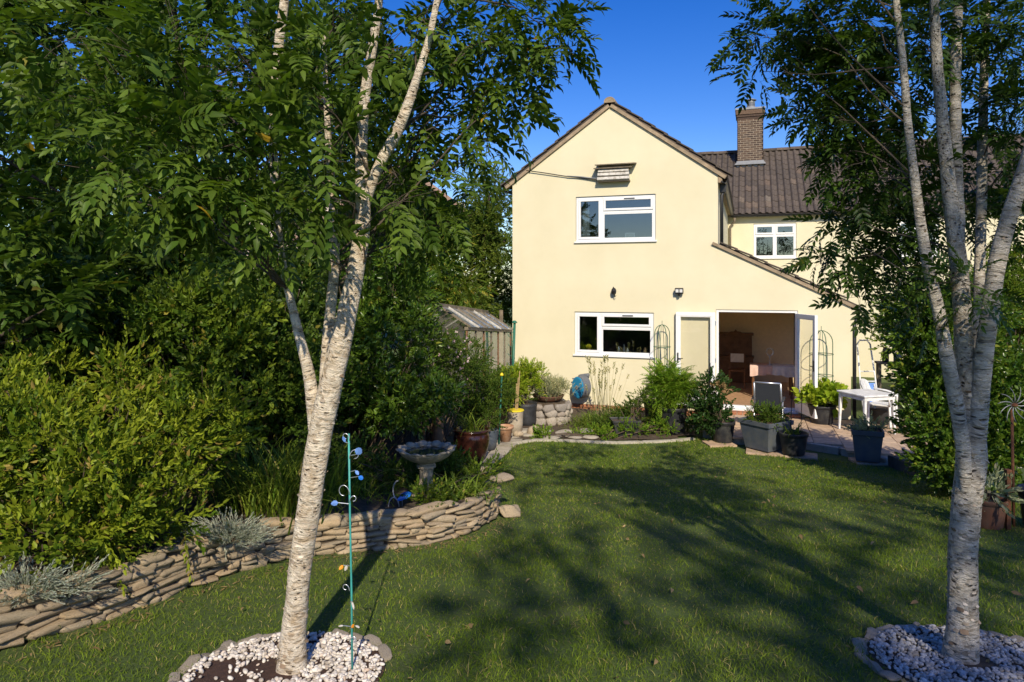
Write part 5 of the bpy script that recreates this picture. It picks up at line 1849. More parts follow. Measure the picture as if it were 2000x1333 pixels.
plain_tree('lime_tree', 'dark tree behind the leaning birch stem next to the greenhouse', -2.9, 12.5, 2.0,
           [(V3(640, 160, 12.5), (1.2, 1.0, 1.2), 18), (V3(690, 330, 12.5), (1.0, .9, .9), 14), (V3(600, 560, 11.8), (1.1, .9, .8), 14), (V3(720, 560, 12), (.9, .8, .8), 12), (V3(720, 150, 13), (.9, .9, 1.2), 12)],
           TP_FAR, 'leaf_tree', 22, .40, .13, GB)
plain_tree('lime_tree', 'distant dark tree filling the gap behind the left birch stems', -8.2, 16, 2.4,
           [(V3(300, 440, 16), (1.7, 1.0, 1.0), 16), (V3(120, 460, 16), (1.6, 1.0, 1.1), 14), (V3(430, 500, 16), (1.3, 1.0, .8), 10), (V3(210, 560, 16), (1.8, 1.0, .8), 12)],
           TP_FAR, 'leaf_tree', 24, .45, .14, GB)
# conifer-like tree at the corner of the house and yellow-green bush in front of it
plain_tree('yew_tree', 'bushy green evergreen tree beside the left corner of the house', -.9, 20.5, 2.2,
           [(V3(955, 380, 20.5), (.6, .7, .8), 12), (V3(945, 460, 20.5), (1.0, .9, .9), 20), (V3(970, 560, 20.5), (1.0, .9, 1.0), 20), (V3(900, 540, 20.5), (1.1, .9, .9), 20), (V3(880, 620, 20), (1.2, .9, .8), 14)],
           [t_sprig(.36, 15, .12, .04, 40, False) for _ in range(3)], 'leaf_conifer', 30, .34, .16, n_mul=1.3)
plain_tree('acacia_tree', 'feathery yellow-green tree above the greenhouse roof', -2.3, 15.2, 1.4,
           [(V3(830, 500, 15.2), (.75, .6, .55), 14), (V3(790, 560, 15), (.6, .6, .5), 10), (V3(870, 560, 15.4), (.6, .5, .45), 10)],
           [t_pinnate(.34, 6, .12, .03, .5)], 'leaf_bright', 24, .30, .09, odd=.15)
# trees out of frame behind the viewpoint: their shade dapples the lawn
plain_tree('garden_tree', 'tall tree behind the viewpoint that dapples the lawn', 3.6, -9.4, 6.0,
           [((2.2, -9, 10.1), (1.5, 1.0, 1.2), 36), ((4.2, -9, 9.8), (1.6, 1.2, 1.2), 42), ((6.4, -9.2, 10.0), (1.6, 1.2, 1.3), 36), ((2.3, -9.2, 12.2), (1.5, 1.2, 1.2), 18), ((4.6, -9.4, 12.0), (1.8, 1.2, 1.2), 24), ((6.4, -9.4, 11.6), (1.4, 1.2, 1.0), 16)],
           TP_FAR, 'leaf_tree', 6, .24, .22, 'trees behind the viewpoint')
plain_tree('garden_tree', 'tall tree behind the viewpoint that shades the left border', -5.6, -4.5, 4.0,
           [((-4.2, -4.2, 10.4), (1.9, 1.5, 1.1), 20), ((-6.4, -4.5, 9.4), (1.8, 1.5, 1.5), 23), ((-5.2, -5.4, 12), (2.2, 1.6, 1.3), 16)],
           TP_FAR, 'leaf_tree', 13, .5, .18, 'trees behind the viewpoint')

# ------------------------------------------------------------------ shrubs and border plants
def shrub(name, label, x, y, blobs, tmpl, mat, per=40, r=.2, cat='shrub', group=None, up=.35, odd=.03, dz=0, nst=9, stem_mat='bark_twig', out=1.0):
    base = G(x, y, dz)
    t = thing(name, label, cat, base, group=group)
    st = MB()
    cl = []
    for c, rad, n in blobs:
        bc = blob_clumps(c, rad, n, r, per, low=-.7)
        cl += bc
        for cc in bc[::max(1, len(bc) // nst)]:
            e = Vector(cc[0])
            b0 = Vector((random.uniform(-.1, .1), random.uniform(-.1, .1), -.06))
            m = b0.lerp(e - base, .5) + Vector((random.uniform(-.08, .08), random.uniform(-.08, .08), .08))
            q, rd = smooth_path([b0, m, e - base], [.014, .009, .003], .12)
            st.tube(q, rd, 5)
    st.build('stem', stem_mat, t, smooth=True, kind='stuff')
    foliage('foliage', clump_leaves(cl, tmpl, up=up, rnd=.5, odd=odd, out=out), mat, t, loc=base)
    return t

shrub('privet_bush', 'bright yellow-green bush spilling over the stone wall at lower left', -2.95, 4.7,
      [(V3(110, 960, 4.45), (.6, .45, .34), 20), (V3(300, 930, 4.9), (.5, .45, .34), 17), (V3(20, 850, 4.7), (.4, .4, .3), 10), (V3(180, 830, 5.2), (.45, .45, .25), 11), (V3(390, 850, 5.3), (.3, .4, .3), 9), (V3(110, 1040, 4.3), (.45, .28, .15), 9), (V3(270, 1000, 4.7), (.33, .3, .15), 6), (V3(-80, 960, 4.3), (.4, .4, .4), 8), (V3(240, 760, 5.4), (.3, .3, .2), 5), (V3(60, 760, 5.2), (.3, .3, .2), 4)],
      TP_PRIVET, 'leaf_privet', 17, .14, odd=.05)
shrub('border_bush', 'rounded green bush in the middle of the left border', -3.1, 6.6,
      [(V3(370, 660, 6.4), (.5, .45, .5), 22), (V3(300, 600, 6.6), (.35, .4, .3), 12), (V3(430, 740, 6.3), (.4, .4, .45), 16), (V3(350, 800, 6.2), (.55, .4, .35), 16), (V3(440, 640, 6.6), (.35, .4, .4), 12)],
      [t_sprig(.17, 9, .085, .044, 58) for _ in range(5)], 'leaf_bright', 19, .17)
shrub('border_bush', 'dark bush behind the trunk of the left birch', -2.7, 7.6,
      [(V3(560, 700, 7.4), (.55, .45, .5), 20), (V3(490, 780, 7.2), (.5, .45, .4), 16), (V3(580, 800, 7.2), (.45, .4, .35), 14), (V3(520, 600, 7.6), (.5, .45, .45), 16)],
      TP_SPRIG_B, 'leaf_mid', 20, .22)
shrub('border_bush', 'dark shadowed bush below the far-left tree', -4.9, 6.8,
      [(V3(120, 700, 6.6), (.7, .5, .5), 18), (V3(20, 720, 6.4), (.6, .5, .5), 14), (V3(230, 720, 6.9), (.5, .5, .5), 14)],
      TP_SPRIG_B, 'leaf_tree', 24, .25)
shrub('choisya_bush', 'dark glossy shrub with five-fingered leaves right of the leaning birch', -2.0, 8.9,
      [(V3(740, 660, 8.8), (.6, .5, .6), 22), (V3(700, 780, 8.6), (.5, .45, .45), 16), (V3(800, 770, 8.7), (.5, .45, .4), 16), (V3(760, 560, 9.2), (.55, .5, .5), 16), (V3(690, 540, 9.3), (.45, .45, .5), 12)],
      [t_sprig(.13, 7, .11, .04, 60) for _ in range(3)], 'leaf_glossy', 34, .22)
shrub('flowering_climber', 'tangled climber with small pink flowers by the old post', -1.25, 10.2,
      [(V3(830, 690, 10.2), (.45, .35, .3), 14), (V3(870, 740, 10.4), (.4, .35, .4), 14), (V3(900, 700, 10.8), (.35, .3, .25), 9), (V3(840, 800, 10.1), (.28, .3, .25), 7)],
      TP_SPRIG, 'leaf_mid', 34, .2, 'climber')
def flowers(parent_label):
    n = 90
    pos = np.array([P(rng.uniform(780, 920), rng.uniform(640, 800), rng.uniform(9.7, 10.2)) for _ in range(n)])
    tm = [t_sprig(.03, 6, .035, .02, 70, False)]
    V, T, Cc = scatter(tm, pos, frames(rdirs(n) + np.array([0, -.8, .4])), rng.uniform(.6, 1.2, n))
    o = bpy.data.objects['flowering_climber']
    link('blossom', np_mesh('blossom', V - np.array(o.location), T, 'petal_pink', Cc), o, kind='stuff')
flowers(0)
shrub('border_bush', 'leafy bush below the greenhouse beside the brown glazed pot', -.75, 12.3,
      [(V3(930, 740, 12.2), (.4, .3, .4), 14), (V3(960, 780, 12.4), (.35, .3, .35), 10), (V3(895, 790, 12.0), (.35, .3, .3), 9)],
      TP_SPRIG, 'leaf_mid', 34, .18)
shrub('laurel_bush', 'big glossy evergreen bush right of the patio behind the birch', 5.6, 8.6,
      [(V3(1845, 690, 8.6), (.42, .42, .6), 22), (V3(1862, 840, 8.4), (.40, .38, .44), 20), (V3(1805, 620, 8.8), (.36, .38, .36), 14), (V3(1900, 780, 8.6), (.44, .4, .6), 20), (V3(1970, 780, 8.5), (.44, .4, .52), 18), (V3(1870, 640, 8.8), (.44, .4, .44), 14), (V3(1870, 900, 8.2), (.36, .3, .26), 12), (V3(1960, 880, 8.1), (.35, .3, .3), 12), (V3(1822, 770, 8.6), (.22, .26, .28), 7)],
      TP_SPRIG_B, 'leaf_glossy', 30, .21, odd=.06)
shrub('hedge_bush', 'sunlit yellow-green bush beyond the right birch by the fence', 9.6, 13.2,
      [(V3(1960, 560, 13.2), (.7, .6, .7), 18), (V3(1985, 640, 13.2), (.5, .5, .6), 14), (V3(1900, 600, 13.5), (.6, .5, .6), 14), (V3(1740, 650, 13.8), (.3, .3, .5), 8)],
      TP_SPRIG_B, 'leaf_bright', 30, .26)

def strap_clump(name, label, x, y, n, L, W, mat, cat='plant', dz=0, spread=.35, rx=.1, arch=1.2, parent=None, at=None, group=None, lift=0):
    base = Vector(at) if at is not None else G(x, y, dz)
    t = parent or thing(name, label, cat, base, group=group)
    pos = np.stack([rng.normal(0, rx, n), rng.normal(0, rx * .8, n), np.zeros(n) - .02 + lift], 1)
    d = np.column_stack([pos[:, :2] / max(rx, .01) * spread * .5 + rng.normal(0, spread, (n, 2)), np.ones(n)])
    tm = [t_strap(L * k, W, arch * a) for k, a in ((1, 1), (.8, .6), (.9, 1.3), (.6, .8))]
    up = np.column_stack([-d[:, 0], -d[:, 1], np.full(n, .2)])
    V, T, Cc = scatter(tm, pos, frames(d, up), rng.uniform(.7, 1.15, n), odd=.05)
    link('leaf_blades', np_mesh('leaf_blades', V, T, mat, Cc), t, kind='stuff')
    return t
def stalk_clump(t, n, L, hl, hw_, mat, rx=.08, spread=.2, name='flower_stalks', z=0, thick=1):
    pos = np.stack([rng.normal(0, rx, n), rng.normal(0, rx, n), np.full(n, z - .02)], 1)
    d = np.column_stack([pos[:, :2] / rx * spread * .5 + rng.normal(0, spread * .6, (n, 2)), np.ones(n)])
    tm = [t_stalk(L * k, hl, hw_, thick=thick) for k in (1, .85, .7)]
    V, T, Cc = scatter(tm, pos, frames(d), rng.uniform(.8, 1.1, n))
    link(name, np_mesh(name, V, T, mat, Cc), t, kind='stuff')

BZ = .33
strap_clump('montbretia_plant', 'tall upright clump of grassy leaves behind the birch trunk', -2.05, 5.95, 620, .78, .015, 'leaf_strap', dz=BZ, spread=.28, rx=.24, arch=1.0)
strap_clump('montbretia_plant', 'grassy leaved clump between the birch and the dark bush', -2.4, 6.7, 420, .80, .015, 'leaf_strap', dz=BZ, spread=.3, rx=.25, arch=1.0)
strap_clump('daylily_plant', 'arching green strap leaves right of the bird bath foot', -.5, 6.85, 240, .42, .016, 'leaf_strap', dz=.27, spread=.55, rx=.13, arch=1.8)
strap_clump('daylily_plant', 'arching strap leaves left of the bird bath', -1.5, 6.9, 260, .40, .014, 'leaf_strap', dz=.30, spread=.5, rx=.22, arch=1.7)
strap_clump('daylily_plant', 'yellowing strap leaves behind the teal garden stake', -1.85, 6.5, 240, .38, .012, 'leaf_lime', dz=.30, spread=.5, rx=.2, arch=1.6)
shrub('ground_cover', 'low leafy plants around the foot of the bird bath', -1.1, 7.4, [((-1.1, 7.5, .75), (.5, .35, .1), 14), ((-1.7, 7.2, .85), (.4, .4, .16), 12), ((-.75, 8.1, .58), (.35, .4, .12), 10)], TP_SPRIG, 'leaf_mid', 26, .13, 'plants', dz=.25)
shrub('ground_cover', 'low green plants on top of the stone wall by the bird bath', -.75, 6.6, [((-.8, 6.5, .74), (.2, .1, .03), 4), ((-.3, 7.3, .72), (.1, .2, .05), 4)], TP_SPRIG, 'leaf_bright', 20, .10, 'plants', dz=.25)
def silver(label, px, py, Y, n, rx):
    base = P(px, py, Y)
    t = thing('curry_plant', label, 'plant', base, group='silvery plants on the stone wall')
    pos = np.stack([rng.normal(0, rx, n), rng.normal(0, rx * .45, n), np.abs(rng.normal(0, .05, n)) - .02], 1)
    d = np.column_stack([pos[:, 0] / rx * .9, pos[:, 1] / rx * .9 - .35, np.full(n, .6)]) + rng.normal(0, .35, (n, 3))
    tm = [t_sprig(.13, 16, .035, .006, 35) for _ in range(3)] + [t_sprig(.09, 14, .03, .005, 40)]
    V, T, Cc = scatter(tm, pos, frames(d), rng.uniform(.7, 1.2, n), odd=.08)
    link('foliage', np_mesh('foliage', V, T, 'leaf_silver', Cc), t, kind='stuff')
    st = MB()
    for k in range(14):
        a = rng.uniform(0, 6.28); q = rng.uniform(.5, 1.3) * rx
        st.tube([(0, 0, -.03), (q * .6 * math.cos(a), q * .5 * math.sin(a) - .02, .02), (q * math.cos(a), q * .6 * math.sin(a) - .06, rng.uniform(-.06, .12))], [.005, .004, .002], 5)
    st.build('stem', 'bark_twig', t, kind='stuff')
silver('silvery grey plant spilling over the stone wall beside the birch trunk', 445, 1055, 4.98, 330, .12)
silver('silvery grey plant on the stone wall at the left edge', 45, 1160, 3.86, 260, .09)
silver('dry silver twigs under the yellow-green bush on the wall', 135, 1160, 3.98, 60, .06)
# ------------------------------------------------------------------ fences, greenhouse, neighbours
def fence(name, label, p, q, h, mat, zfun, step=.125, post_every=1.8):
    p, q = Vector((*p, 0)), Vector((*q, 0))
    L = (q - p).length
    d = (q - p) / L
    t = thing(name, label, 'fence', (p.x, p.y, float(zfun(p.y))), math.atan2(d.y, d.x))
    z0 = float(zfun(p.y))
    bd = MB().box(-.056, .056, -.011, .011, -.08, h).mesh('board', mat, bevel=.004)
    n = int(L / step)
    for i in range(n):
        s = (i + .5) * step
        w = p + d * s
        o = link('board', bd, t)
        o.location = (s, random.uniform(-.004, .004), float(zfun(w.y)) - z0)
        o.scale = (1, 1, random.uniform(.985, 1.015))
        o.rotation_euler = (0, random.uniform(-.008, .008), 0)
    k = 0
    while k * post_every <= L:
        s = k * post_every
        w = p + d * s
        MB().box(s - .045, s + .045, .03, .12, float(zfun(w.y)) - z0 - .1, float(zfun(w.y)) - z0 + h + .06).build('post', mat, t, bevel=.006)
        k += 1
    for z in (.25, h - .2):
        MB().bar((0, .021, z), (L, .021, z + float(zfun(q.y)) - z0), .02, .07).build('rail', mat, t)
    return t
fence('garden_fence', 'dark weathered board fence behind the bird bath', (-3.7, 8.9), (-1.0, 11.5), 1.25, 'fence_dark', lambda y: float(zg(y)) + .12)
fence('garden_fence', 'dark board fence hidden behind the left border bushes', (-6.6, 3.2), (-3.75, 8.85), 1.6, 'fence_dark', lambda y: float(zg(y)) + .2)
fence('garden_fence', 'pale board fence beyond the bush at the right edge', (9.2, 15.2), (12.6, 11.6), 1.75, 'fence_board', lambda y: -.15)

def build_greenhouse():
    l = Vector((.236, .972, 0)).normalized()
    o = Vector((-.825, 12.5, -.15))
    t = thing('greenhouse', 'old timber lean-to greenhouse with dusty glass left of the house', 'greenhouse', o, math.atan2(l.y, l.x))
    L, W, E, RZ = 3.35, 1.15, 2.09, 2.50
    sh = lambda x: -.085 * x
    for i in range(7):
        x = L * i / 6
        m = MB().bar((x, 0, -.05), (x, 0, E + sh(x)), .032, .04)
        m.build('post', ['brown_timber', 'weathered_wood'][i % 2], t, bevel=.004)
        if i < 6:
            x1 = L * (i + 1) / 6
            MB().add([(x + .026, 0, .72 + sh(x)), (x1 - .026, 0, .72 + sh(x1)), (x1 - .026, 0, E - .05 + sh(x1)), (x + .026, 0, E - .05 + sh(x))], [(0, 1, 2, 3)]).build('pane', 'greenhouse_glass', t)
            MB().add([(x + .026, .01, 0), (x1 - .026, .01, 0), (x1 - .026, .01, .70 + sh(x1)), (x + .026, .01, .70 + sh(x))], [(0, 1, 2, 3)]).build('panel', 'brown_timber', t)
            # roof glass on both slopes
            for s in (0, 1):
                y0 = -.06 if s == 0 else W + .06
                MB().add([(x + .015, y0, E + .03 + sh(x)), (x1 - .015, y0, E + .03 + sh(x1)), (x1 - .015, W / 2, RZ + .01 + sh(x1)), (x + .015, W / 2, RZ + .01 + sh(x))], [(0, 1, 2, 3)]).build('roof_pane', 'roof_glass', t)
        for s in (0, 1):
            y0 = -.07 if s == 0 else W + .07
            MB().bar((x, y0, E + .03 + sh(x)), (x, W / 2, RZ + .015 + sh(x)), .018, .035).build('glazing_bar', 'weathered_white' if i % 3 == 1 else 'weathered_wood', t)
    MB().bar((-.04, 0, E + sh(0)), (L + .04, 0, E + sh(L)), .07, .06).build('eaves_rail', 'weathered_wood', t)
    MB().bar((-.04, W, E + sh(0)), (L + .04, W, E + sh(L)), .07, .06).build('eaves_rail', 'weathered_wood', t)
    MB().bar((-.06, W / 2, RZ + .02 + sh(0)), (L + .04, W / 2, RZ + .02 + sh(L)), .07, .07).build('ridge', 'weathered_wood', t)
    MB().bar((-.02, 0, .71), (L, 0, .71 + sh(L)), .06, .05).build('sill_rail', 'weathered_white', t)
    for y in (W / 2, W):
        MB().bar((0, y, -.05), (0, y, E if y == W else RZ), .05).build('post', 'weathered_wood', t)
    MB().bar((0, 0, 1.42), (0, W, 1.42), .05).build('end_rail', 'weathered_wood', t)
    MB().add([(0, .03, .75), (0, W - .03, .75), (0, W - .03, E - .03), (0, W / 2, RZ - .04), (0, .03, E - .03)], [(0, 1, 2, 3, 4)]).build('end_pane', 'greenhouse_glass', t)
    MB().add([(.012, .03, -.02), (.012, W - .03, -.02), (.012, W - .03, .73), (.012, .03, .73)], [(0, 1, 2, 3)]).build('end_panel', 'weathered_wood', t)
    MB().add([(.0, W - .01, .0), (L, W - .01, .0), (L, W - .01, E - .05 + sh(L)), (0, W - .01, E - .05)], [(0, 1, 2, 3)]).build('back_wall', 'beige_stoneware', t)
    MB().box(.3, L - .2, W - .42, W - .1, 1.0 - .2, 1.03 - .2).build('bench', 'weathered_white', t)
    MB().box(1.2, L - .1, .25, .27, .75, 1.25).build('white_sheet', 'weathered_white', t)
build_greenhouse()
# post behind the greenhouse
o = MB().bar((-.3, 19, -.2), (-.3, 19, 2.0), .1).build('utility_post', 'weathered_wood')
tag(o, 'plain grey post standing between the greenhouse and the house', 'post')
# old gate post wrapped in the climber
q, rd = smooth_path([G(-1.12, 10.1, -.1), G(-1.11, 10.1, .45), G(-1.10, 10.1, .9), G(-1.12, 10.1, 1.35)], [.10, .09, .085, .08], .08)
o = MB().tube(q, rd, 12, wob=.08).build('old_log_post', 'brown_timber', smooth=True)
tag(o, 'rough brown log post under the pink flowering climber', 'post')

def build_neighbour():
    t = thing('neighbour_house', 'neighbouring house with a pinkish brown roof glimpsed through the left trees', 'house', (-7.2, 27, -.15), .12)
    MB().box(-5.5, 5.5, 0, 6, 0, 4.3).build('wall', 'neighbour_wall', t)
    MB().prism([(-.4, 4.15), (3, 6.6), (6.4, 4.15), (6.4, 4.3), (3, 6.78), (-.4, 4.3)], -5.8, 5.8).build('roof', 'neighbour_roof', t).rotation_euler = (0, 0, 0)
    r = bpy.data.objects[t.name].children[1]
    r.matrix_local = Matrix.Rotation(R(90), 4, 'Z')
    r.location = (0, 0, 0)
    MB().prism([(.02, 4.301), (5.98, 4.301), (3, 6.5)], -5.48, 5.48).build('gable_wall', 'neighbour_wall', t).matrix_local = Matrix.Rotation(R(90), 4, 'Z')
    for x in (-3.2, 0, 3.2):
        w = MB(); rect_frame(w, x - .6, x + .6, 2.6, 3.7, .07, -.03, .02)
        ww = w.build('window', 'white_plastic', t)
        MB().box(x - .53, x + .53, -.012, -.004, 2.67, 3.63).build('pane', 'sky_glass', ww)
    t = thing('garden_shed', 'low grey roofed shed at the right edge behind the fence', 'shed', (10.8, 15.6, -.15), -.5)
    MB().box(-1.1, 1.1, -.8, .8, 0, 1.9).build('wall', 'fence_board', t)
    MB().prism([(-1.25, 1.85), (0, 2.35), (1.25, 1.85), (1.25, 1.92), (0, 2.43), (-1.25, 1.92)], -.95, .95).build('roof', 'grey_metal', t)
    MB().box(-.4, .4, -.82, -.801, .05, 1.75).build('door', 'fence_dark', t)
build_neighbour()

# ------------------------------------------------------------------ bird bath
def build_bath():
    t = thing('bird_bath', 'carved pale stone bird bath with scalloped bowl behind the stone wall', 'bird bath', (-.86, 6.85, .655))
    t.scale = (.92, .92, .95)
    MB().box(-.15, .15, -.15, .15, -.06, .05).build('base', 'bath_stone', t, bevel=.015)
    fl = lambda a, r, z: r * (1 + (.05 * math.cos(a * 10) if .1 < z < .30 else 0) + (.10 * math.cos(a * 4) if z <= .1 else 0))
    MB().lathe([(.145, .051), (.14, .07), (.12, .09), (.105, .11), (.078, .14), (.07, .18), (.07, .25), (.08, .285), (.10, .295), (.105, .31), (.10, .325), (.085, .335), (.085, .35)], 40, fn=fl).build('pedestal', 'bath_stone', t, smooth=False)
    def sc(a, r, z):
        k = max(0, (r - .10) / .2)
        return r * (1 + .055 * k * abs(math.cos(a * 6)) + .012 * k * math.cos(a * 24))
    b = MB()
    prof = [(.085, .351), (.12, .358), (.19, .385), (.25, .42), (.285, .455), (.295, .475), (.285, .48), (.26, .465), (.18, .44), (.08, .43), (.01, .43)]
    b.lathe(prof, 72, fn=sc)
    b.v = [(x, y, z + (.018 * abs(math.cos(math.atan2(y, x) * 6)) * max(0, (math.hypot(x, y) - .2) / .1))) for x, y, z in b.v]
    b.build('bowl', 'bath_stone', t, smooth=True)
    MB().lathe([(.255, .457), (.257, .460)], 40).build('water', 'water', t)
    for k in range(12):
        a = k * math.pi / 6 + math.pi / 12
        m = MB().lathe([(.008, 0), (.05, .008), (.06, .02), (.03, .032)], 10, fn=lambda q, r, z: r)
        o = m.build('petal_rim', 'bath_stone', t, smooth=True)
        o.location = (.285 * math.cos(a), .285 * math.sin(a), .468)
        o.rotation_euler = (0, -.35, a)
build_bath()

# ------------------------------------------------------------------ pots
def pot(name, label, loc, prof, mat, rz=0, seg=28, square=False, soil=True, group=None, cat='pot', bevel=.0):
    """prof: outside profile from the foot to the rim"""
    t = thing(name, label, cat, loc, rz, group)
    r1, h = prof[-1]
    inner = [(r1 - .022, h - .002), (r1 - .03, h - .05), (.02, h - .055)]
    if square:
        m = MB()
        v, f = [], []
        pr = prof + inner[:2]
        for r, z in pr:
            v += [(-r, -r, z), (r, -r, z), (r, r, z), (-r, r, z)]
        for i in range(len(pr) - 1):
            f += [(i * 4 + k, i * 4 + (k + 1) % 4, i * 4 + 4 + (k + 1) % 4, i * 4 + 4 + k) for k in range(4)]
        f += [(3, 2, 1, 0), tuple((len(pr) - 1) * 4 + k for k in range(4))]
        m.add(v, f)
        o = m.build('pot', mat, t, bevel=.008)
    else:
        o = MB().lathe(prof + inner, seg).build('pot', mat, t, smooth=True)
        for p in o.data.polygons:
            p.use_smooth = True
    if soil:
        m = MB()
        if square:
            m.box(-r1 + .033, r1 - .033, -r1 + .033, r1 - .033, h - .09, h - .04)
        else:
            m.lathe([(r1 - .034, h - .06), (r1 - .036, h - .045), (.02, h - .03)], 20)
        m.build('soil', 'soil', t)
    t['h'] = h
    return t

def pot_leaves(t, blobs, tmpl, mat, per=26, r=.12, up=.4, odd=.03, name='foliage', out=1.0, rnd=.5, stems_=True):
    cl = []
    h = t['h']
    for c, rad, n in blobs:
        cl += blob_clumps(c, rad, n, r, per, low=-.6)
    foliage(name, clump_leaves(cl, tmpl, up=up, odd=odd, out=out, rnd=rnd), mat, t)
    if stems_:
        st = MB()
        for cc in cl:
            e = Vector(cc[0]); b0 = Vector((random.uniform(-.05, .05), random.uniform(-.05, .05), h - .08))
            st.tube([b0, b0.lerp(e, .5) + Vector((0, 0, .05)), e], [.007, .005, .002], 5)
        st.build('stem', 'bark_twig', t, kind='stuff')

RND = lambda r, h: [(r * .74, 0), (r * .76, .01), (r * .86, h * .5), (r * .95, h * .83), (r * .95, h * .84), (r, h * .85), (r * 1.01, h * .97), (r, h)]
SQ = lambda r, h: [(r * .72, 0), (r * .92, h * .84), (r * .99, h * .845), (r, h)]

# big glazed pot on the path and its neighbours
t = pot('glazed_pot', 'large shiny dark brown glazed pot on the path left of the lawn', (-.66, 11.1, -.11), [(.20, 0), (.21, .01), (.25, .12), (.285, .26), (.295, .36), (.28, .44), (.27, .46), (.30, .48), (.305, .50), (.295, .515)], 'glazed_brown', cat='plant pot')
strap_clump('', '', 0, 0, 60, .55, .02, 'leaf_strap', parent=t, at=(0, 0, 0), lift=.47, rx=.07, spread=.35, arch=1.3)
t = pot('olive_pot', 'smaller dark green glazed pot behind the brown glazed pot', (-.42, 11.85, -.11), [(.13, 0), (.16, .12), (.175, .24), (.17, .32), (.18, .34)], 'pot_slate', cat='plant pot')
pot_leaves(t, [((0, 0, .55), (.16, .14, .2), 6)], TP_SPRIG, 'leaf_mid', 24, .12)
t = pot('terracotta_pot', 'plain terracotta pot beside the path near the rock', (-.12, 12.45, -.11), [(.09, 0), (.13, .22), (.135, .225), (.15, .23), (.155, .28)], 'terracotta', cat='plant pot')
t = pot('stoneware_pot', 'tall pale cylindrical pot holding bamboo canes', (.06, 13.2, -.13), [(.14, 0), (.15, .2), (.16, .42), (.165, .44)], 'beige_stoneware', cat='plant pot')
for k in range(3):
    MB().tube([(.02 * k, .02, .3), (.03 * k + .03, .03, .95 + .12 * k)], .009, 6).build('cane', 'cane', t)
MB().lathe([(.166, .425), (.172, .43), (.172, .445), (.166, .45)], 24).build('rim_band', 'yellow_flower', t)
t = pot('planting_sack', 'black planting sack with a leafy bush by the raised stone bed', (.28, 13.9, -.13), [(.20, 0), (.22, .1), (.215, .25), (.23, .40), (.235, .46)], 'dark_sack', cat='planter')
pot_leaves(t, [((-.1, 0, .80), (.32, .25, .25), 14), ((.1, .1, .95), (.22, .2, .2), 8)], [t_sprig(.2, 12, .09, .02, 45) for _ in range(3)], 'leaf_lime', 26, .16)
shrub('feathery_bush', 'green bush between the greenhouse and the planting sack', -.35, 14.0, [((-.25, 13.9, .55), (.3, .3, .4), 14), ((-.05, 14.2, .35), (.25, .25, .3), 8)], [t_sprig(.2, 12, .09, .02, 45) for _ in range(3)], 'leaf_mid', 26, .16)

# raised stone bed with the lavender
def build_trough():
    c = Vector((.76, 14.35, -.13))
    t = thing('stone_planter', 'low round planter built of rounded stones below the lavender', 'planter', c)
    var = [stone_mesh('stone', 'trough_stone', 300 + i, p=3.6, nu=12, rough=.22, chip=.05) for i in range(6)]
    MB().lathe([(.40, 0), (.42, .1), (.40, .38), (.30, .42)], 28).build('core', 'soil', t, smooth=True)
    z = .06
    for r_, (th, off) in enumerate(((.17, 0), (.14, .2), (.12, .5))):
        a = -math.pi + off
        while a < math.pi + off - .1:
            L = random.uniform(.16, .38)
            a += L / .42 / 2
            o = link('stone', random.choice(var), t)
            o.location = (.42 * math.cos(a), .42 * math.sin(a), z)
            o.rotation_euler = (random.uniform(-.3, .1), random.uniform(-.28, .28), a + math.pi / 2)
            o.scale = (L * 1.02, .18, th * random.uniform(.8, 1.3))
            a += L / .42 / 2
        z += th * .9
    # terracotta dish on top
    MB().lathe([(.22, .43), (.29, .46), (.33, .53), (.34, .55), (.32, .55), (.28, .50), (.02, .50)], 30).build('dish', 'terracotta_dark', t, smooth=True)
    lv = thing('lavender_plant', 'pale grey-green lavender mound with feathery spikes against the wall', 'plant', c + Vector((0, 0, .52)))
    foliage('foliage', clump_leaves(blob_clumps((0, 0, .12), (.34, .3, .14), 30, .1, 26, low=-.1), [t_sprig(.16, 16, .05, .006, 30) for _ in range(3)], up=.9), 'leaf_lavender', lv)
    stalk_clump(lv, 260, .46, .14, .018, 'stalk_pale', rx=.16, spread=.5)
build_trough()
o = tag(link('boulder', stone_mesh('boulder', 'rock', 500, p=2.3, nu=16, nv=10), None, (.42, 12.95, -.05)), 'smooth brown boulder at the corner of the flower bed', 'rock')
o.scale = (.30, .24, .22)
o = tag(link('boulder', stone_mesh('boulder', 'rock', 501, p=2.3, nu=16, nv=10), None, (.12, 12.85, -.07)), 'small pale rock beside the brown boulder and the path', 'rock')
o.scale = (.2, .16, .12)

# flower bed plants in front of the wall
t = strap_clump('agapanthus_plant', 'clump of green blades with tall seed stalks by the hose reel', 1.85, 13.95, 900, .50, .016, 'leaf_strap', dz=.02, spread=.5, rx=.24, arch=1.5)
stalk_clump(t, 34, 1.35, .14, .035, 'stalk_pale', rx=.10, spread=.16, thick=3)
strap_clump('iris_plant', 'low spreading strap leaved plant in the flower bed', 1.55, 13.7, 260, .34, .014, 'leaf_strap', dz=.02, spread=.7, rx=.22, arch=1.7)
strap_clump('iris_plant', 'upright strap leaves right of the hose reel', 2.45, 14.5, 200, .42, .014, 'leaf_mid', dz=.02, spread=.4, rx=.16, arch=1.2)
shrub('ground_cover', 'bright low plants spilling along the stone kerb', 1.7, 12.85, [((1.5, 12.8, -.06), (.35, .1, .07), 8), ((2.2, 12.9, -.04), (.3, .15, .08), 8), ((.6, 12.75, -.08), (.2, .08, .05), 5), ((2.9, 13.1, -.02), (.3, .2, .1), 8)], TP_SPRIG, 'leaf_fern', 16, .09, 'plants')
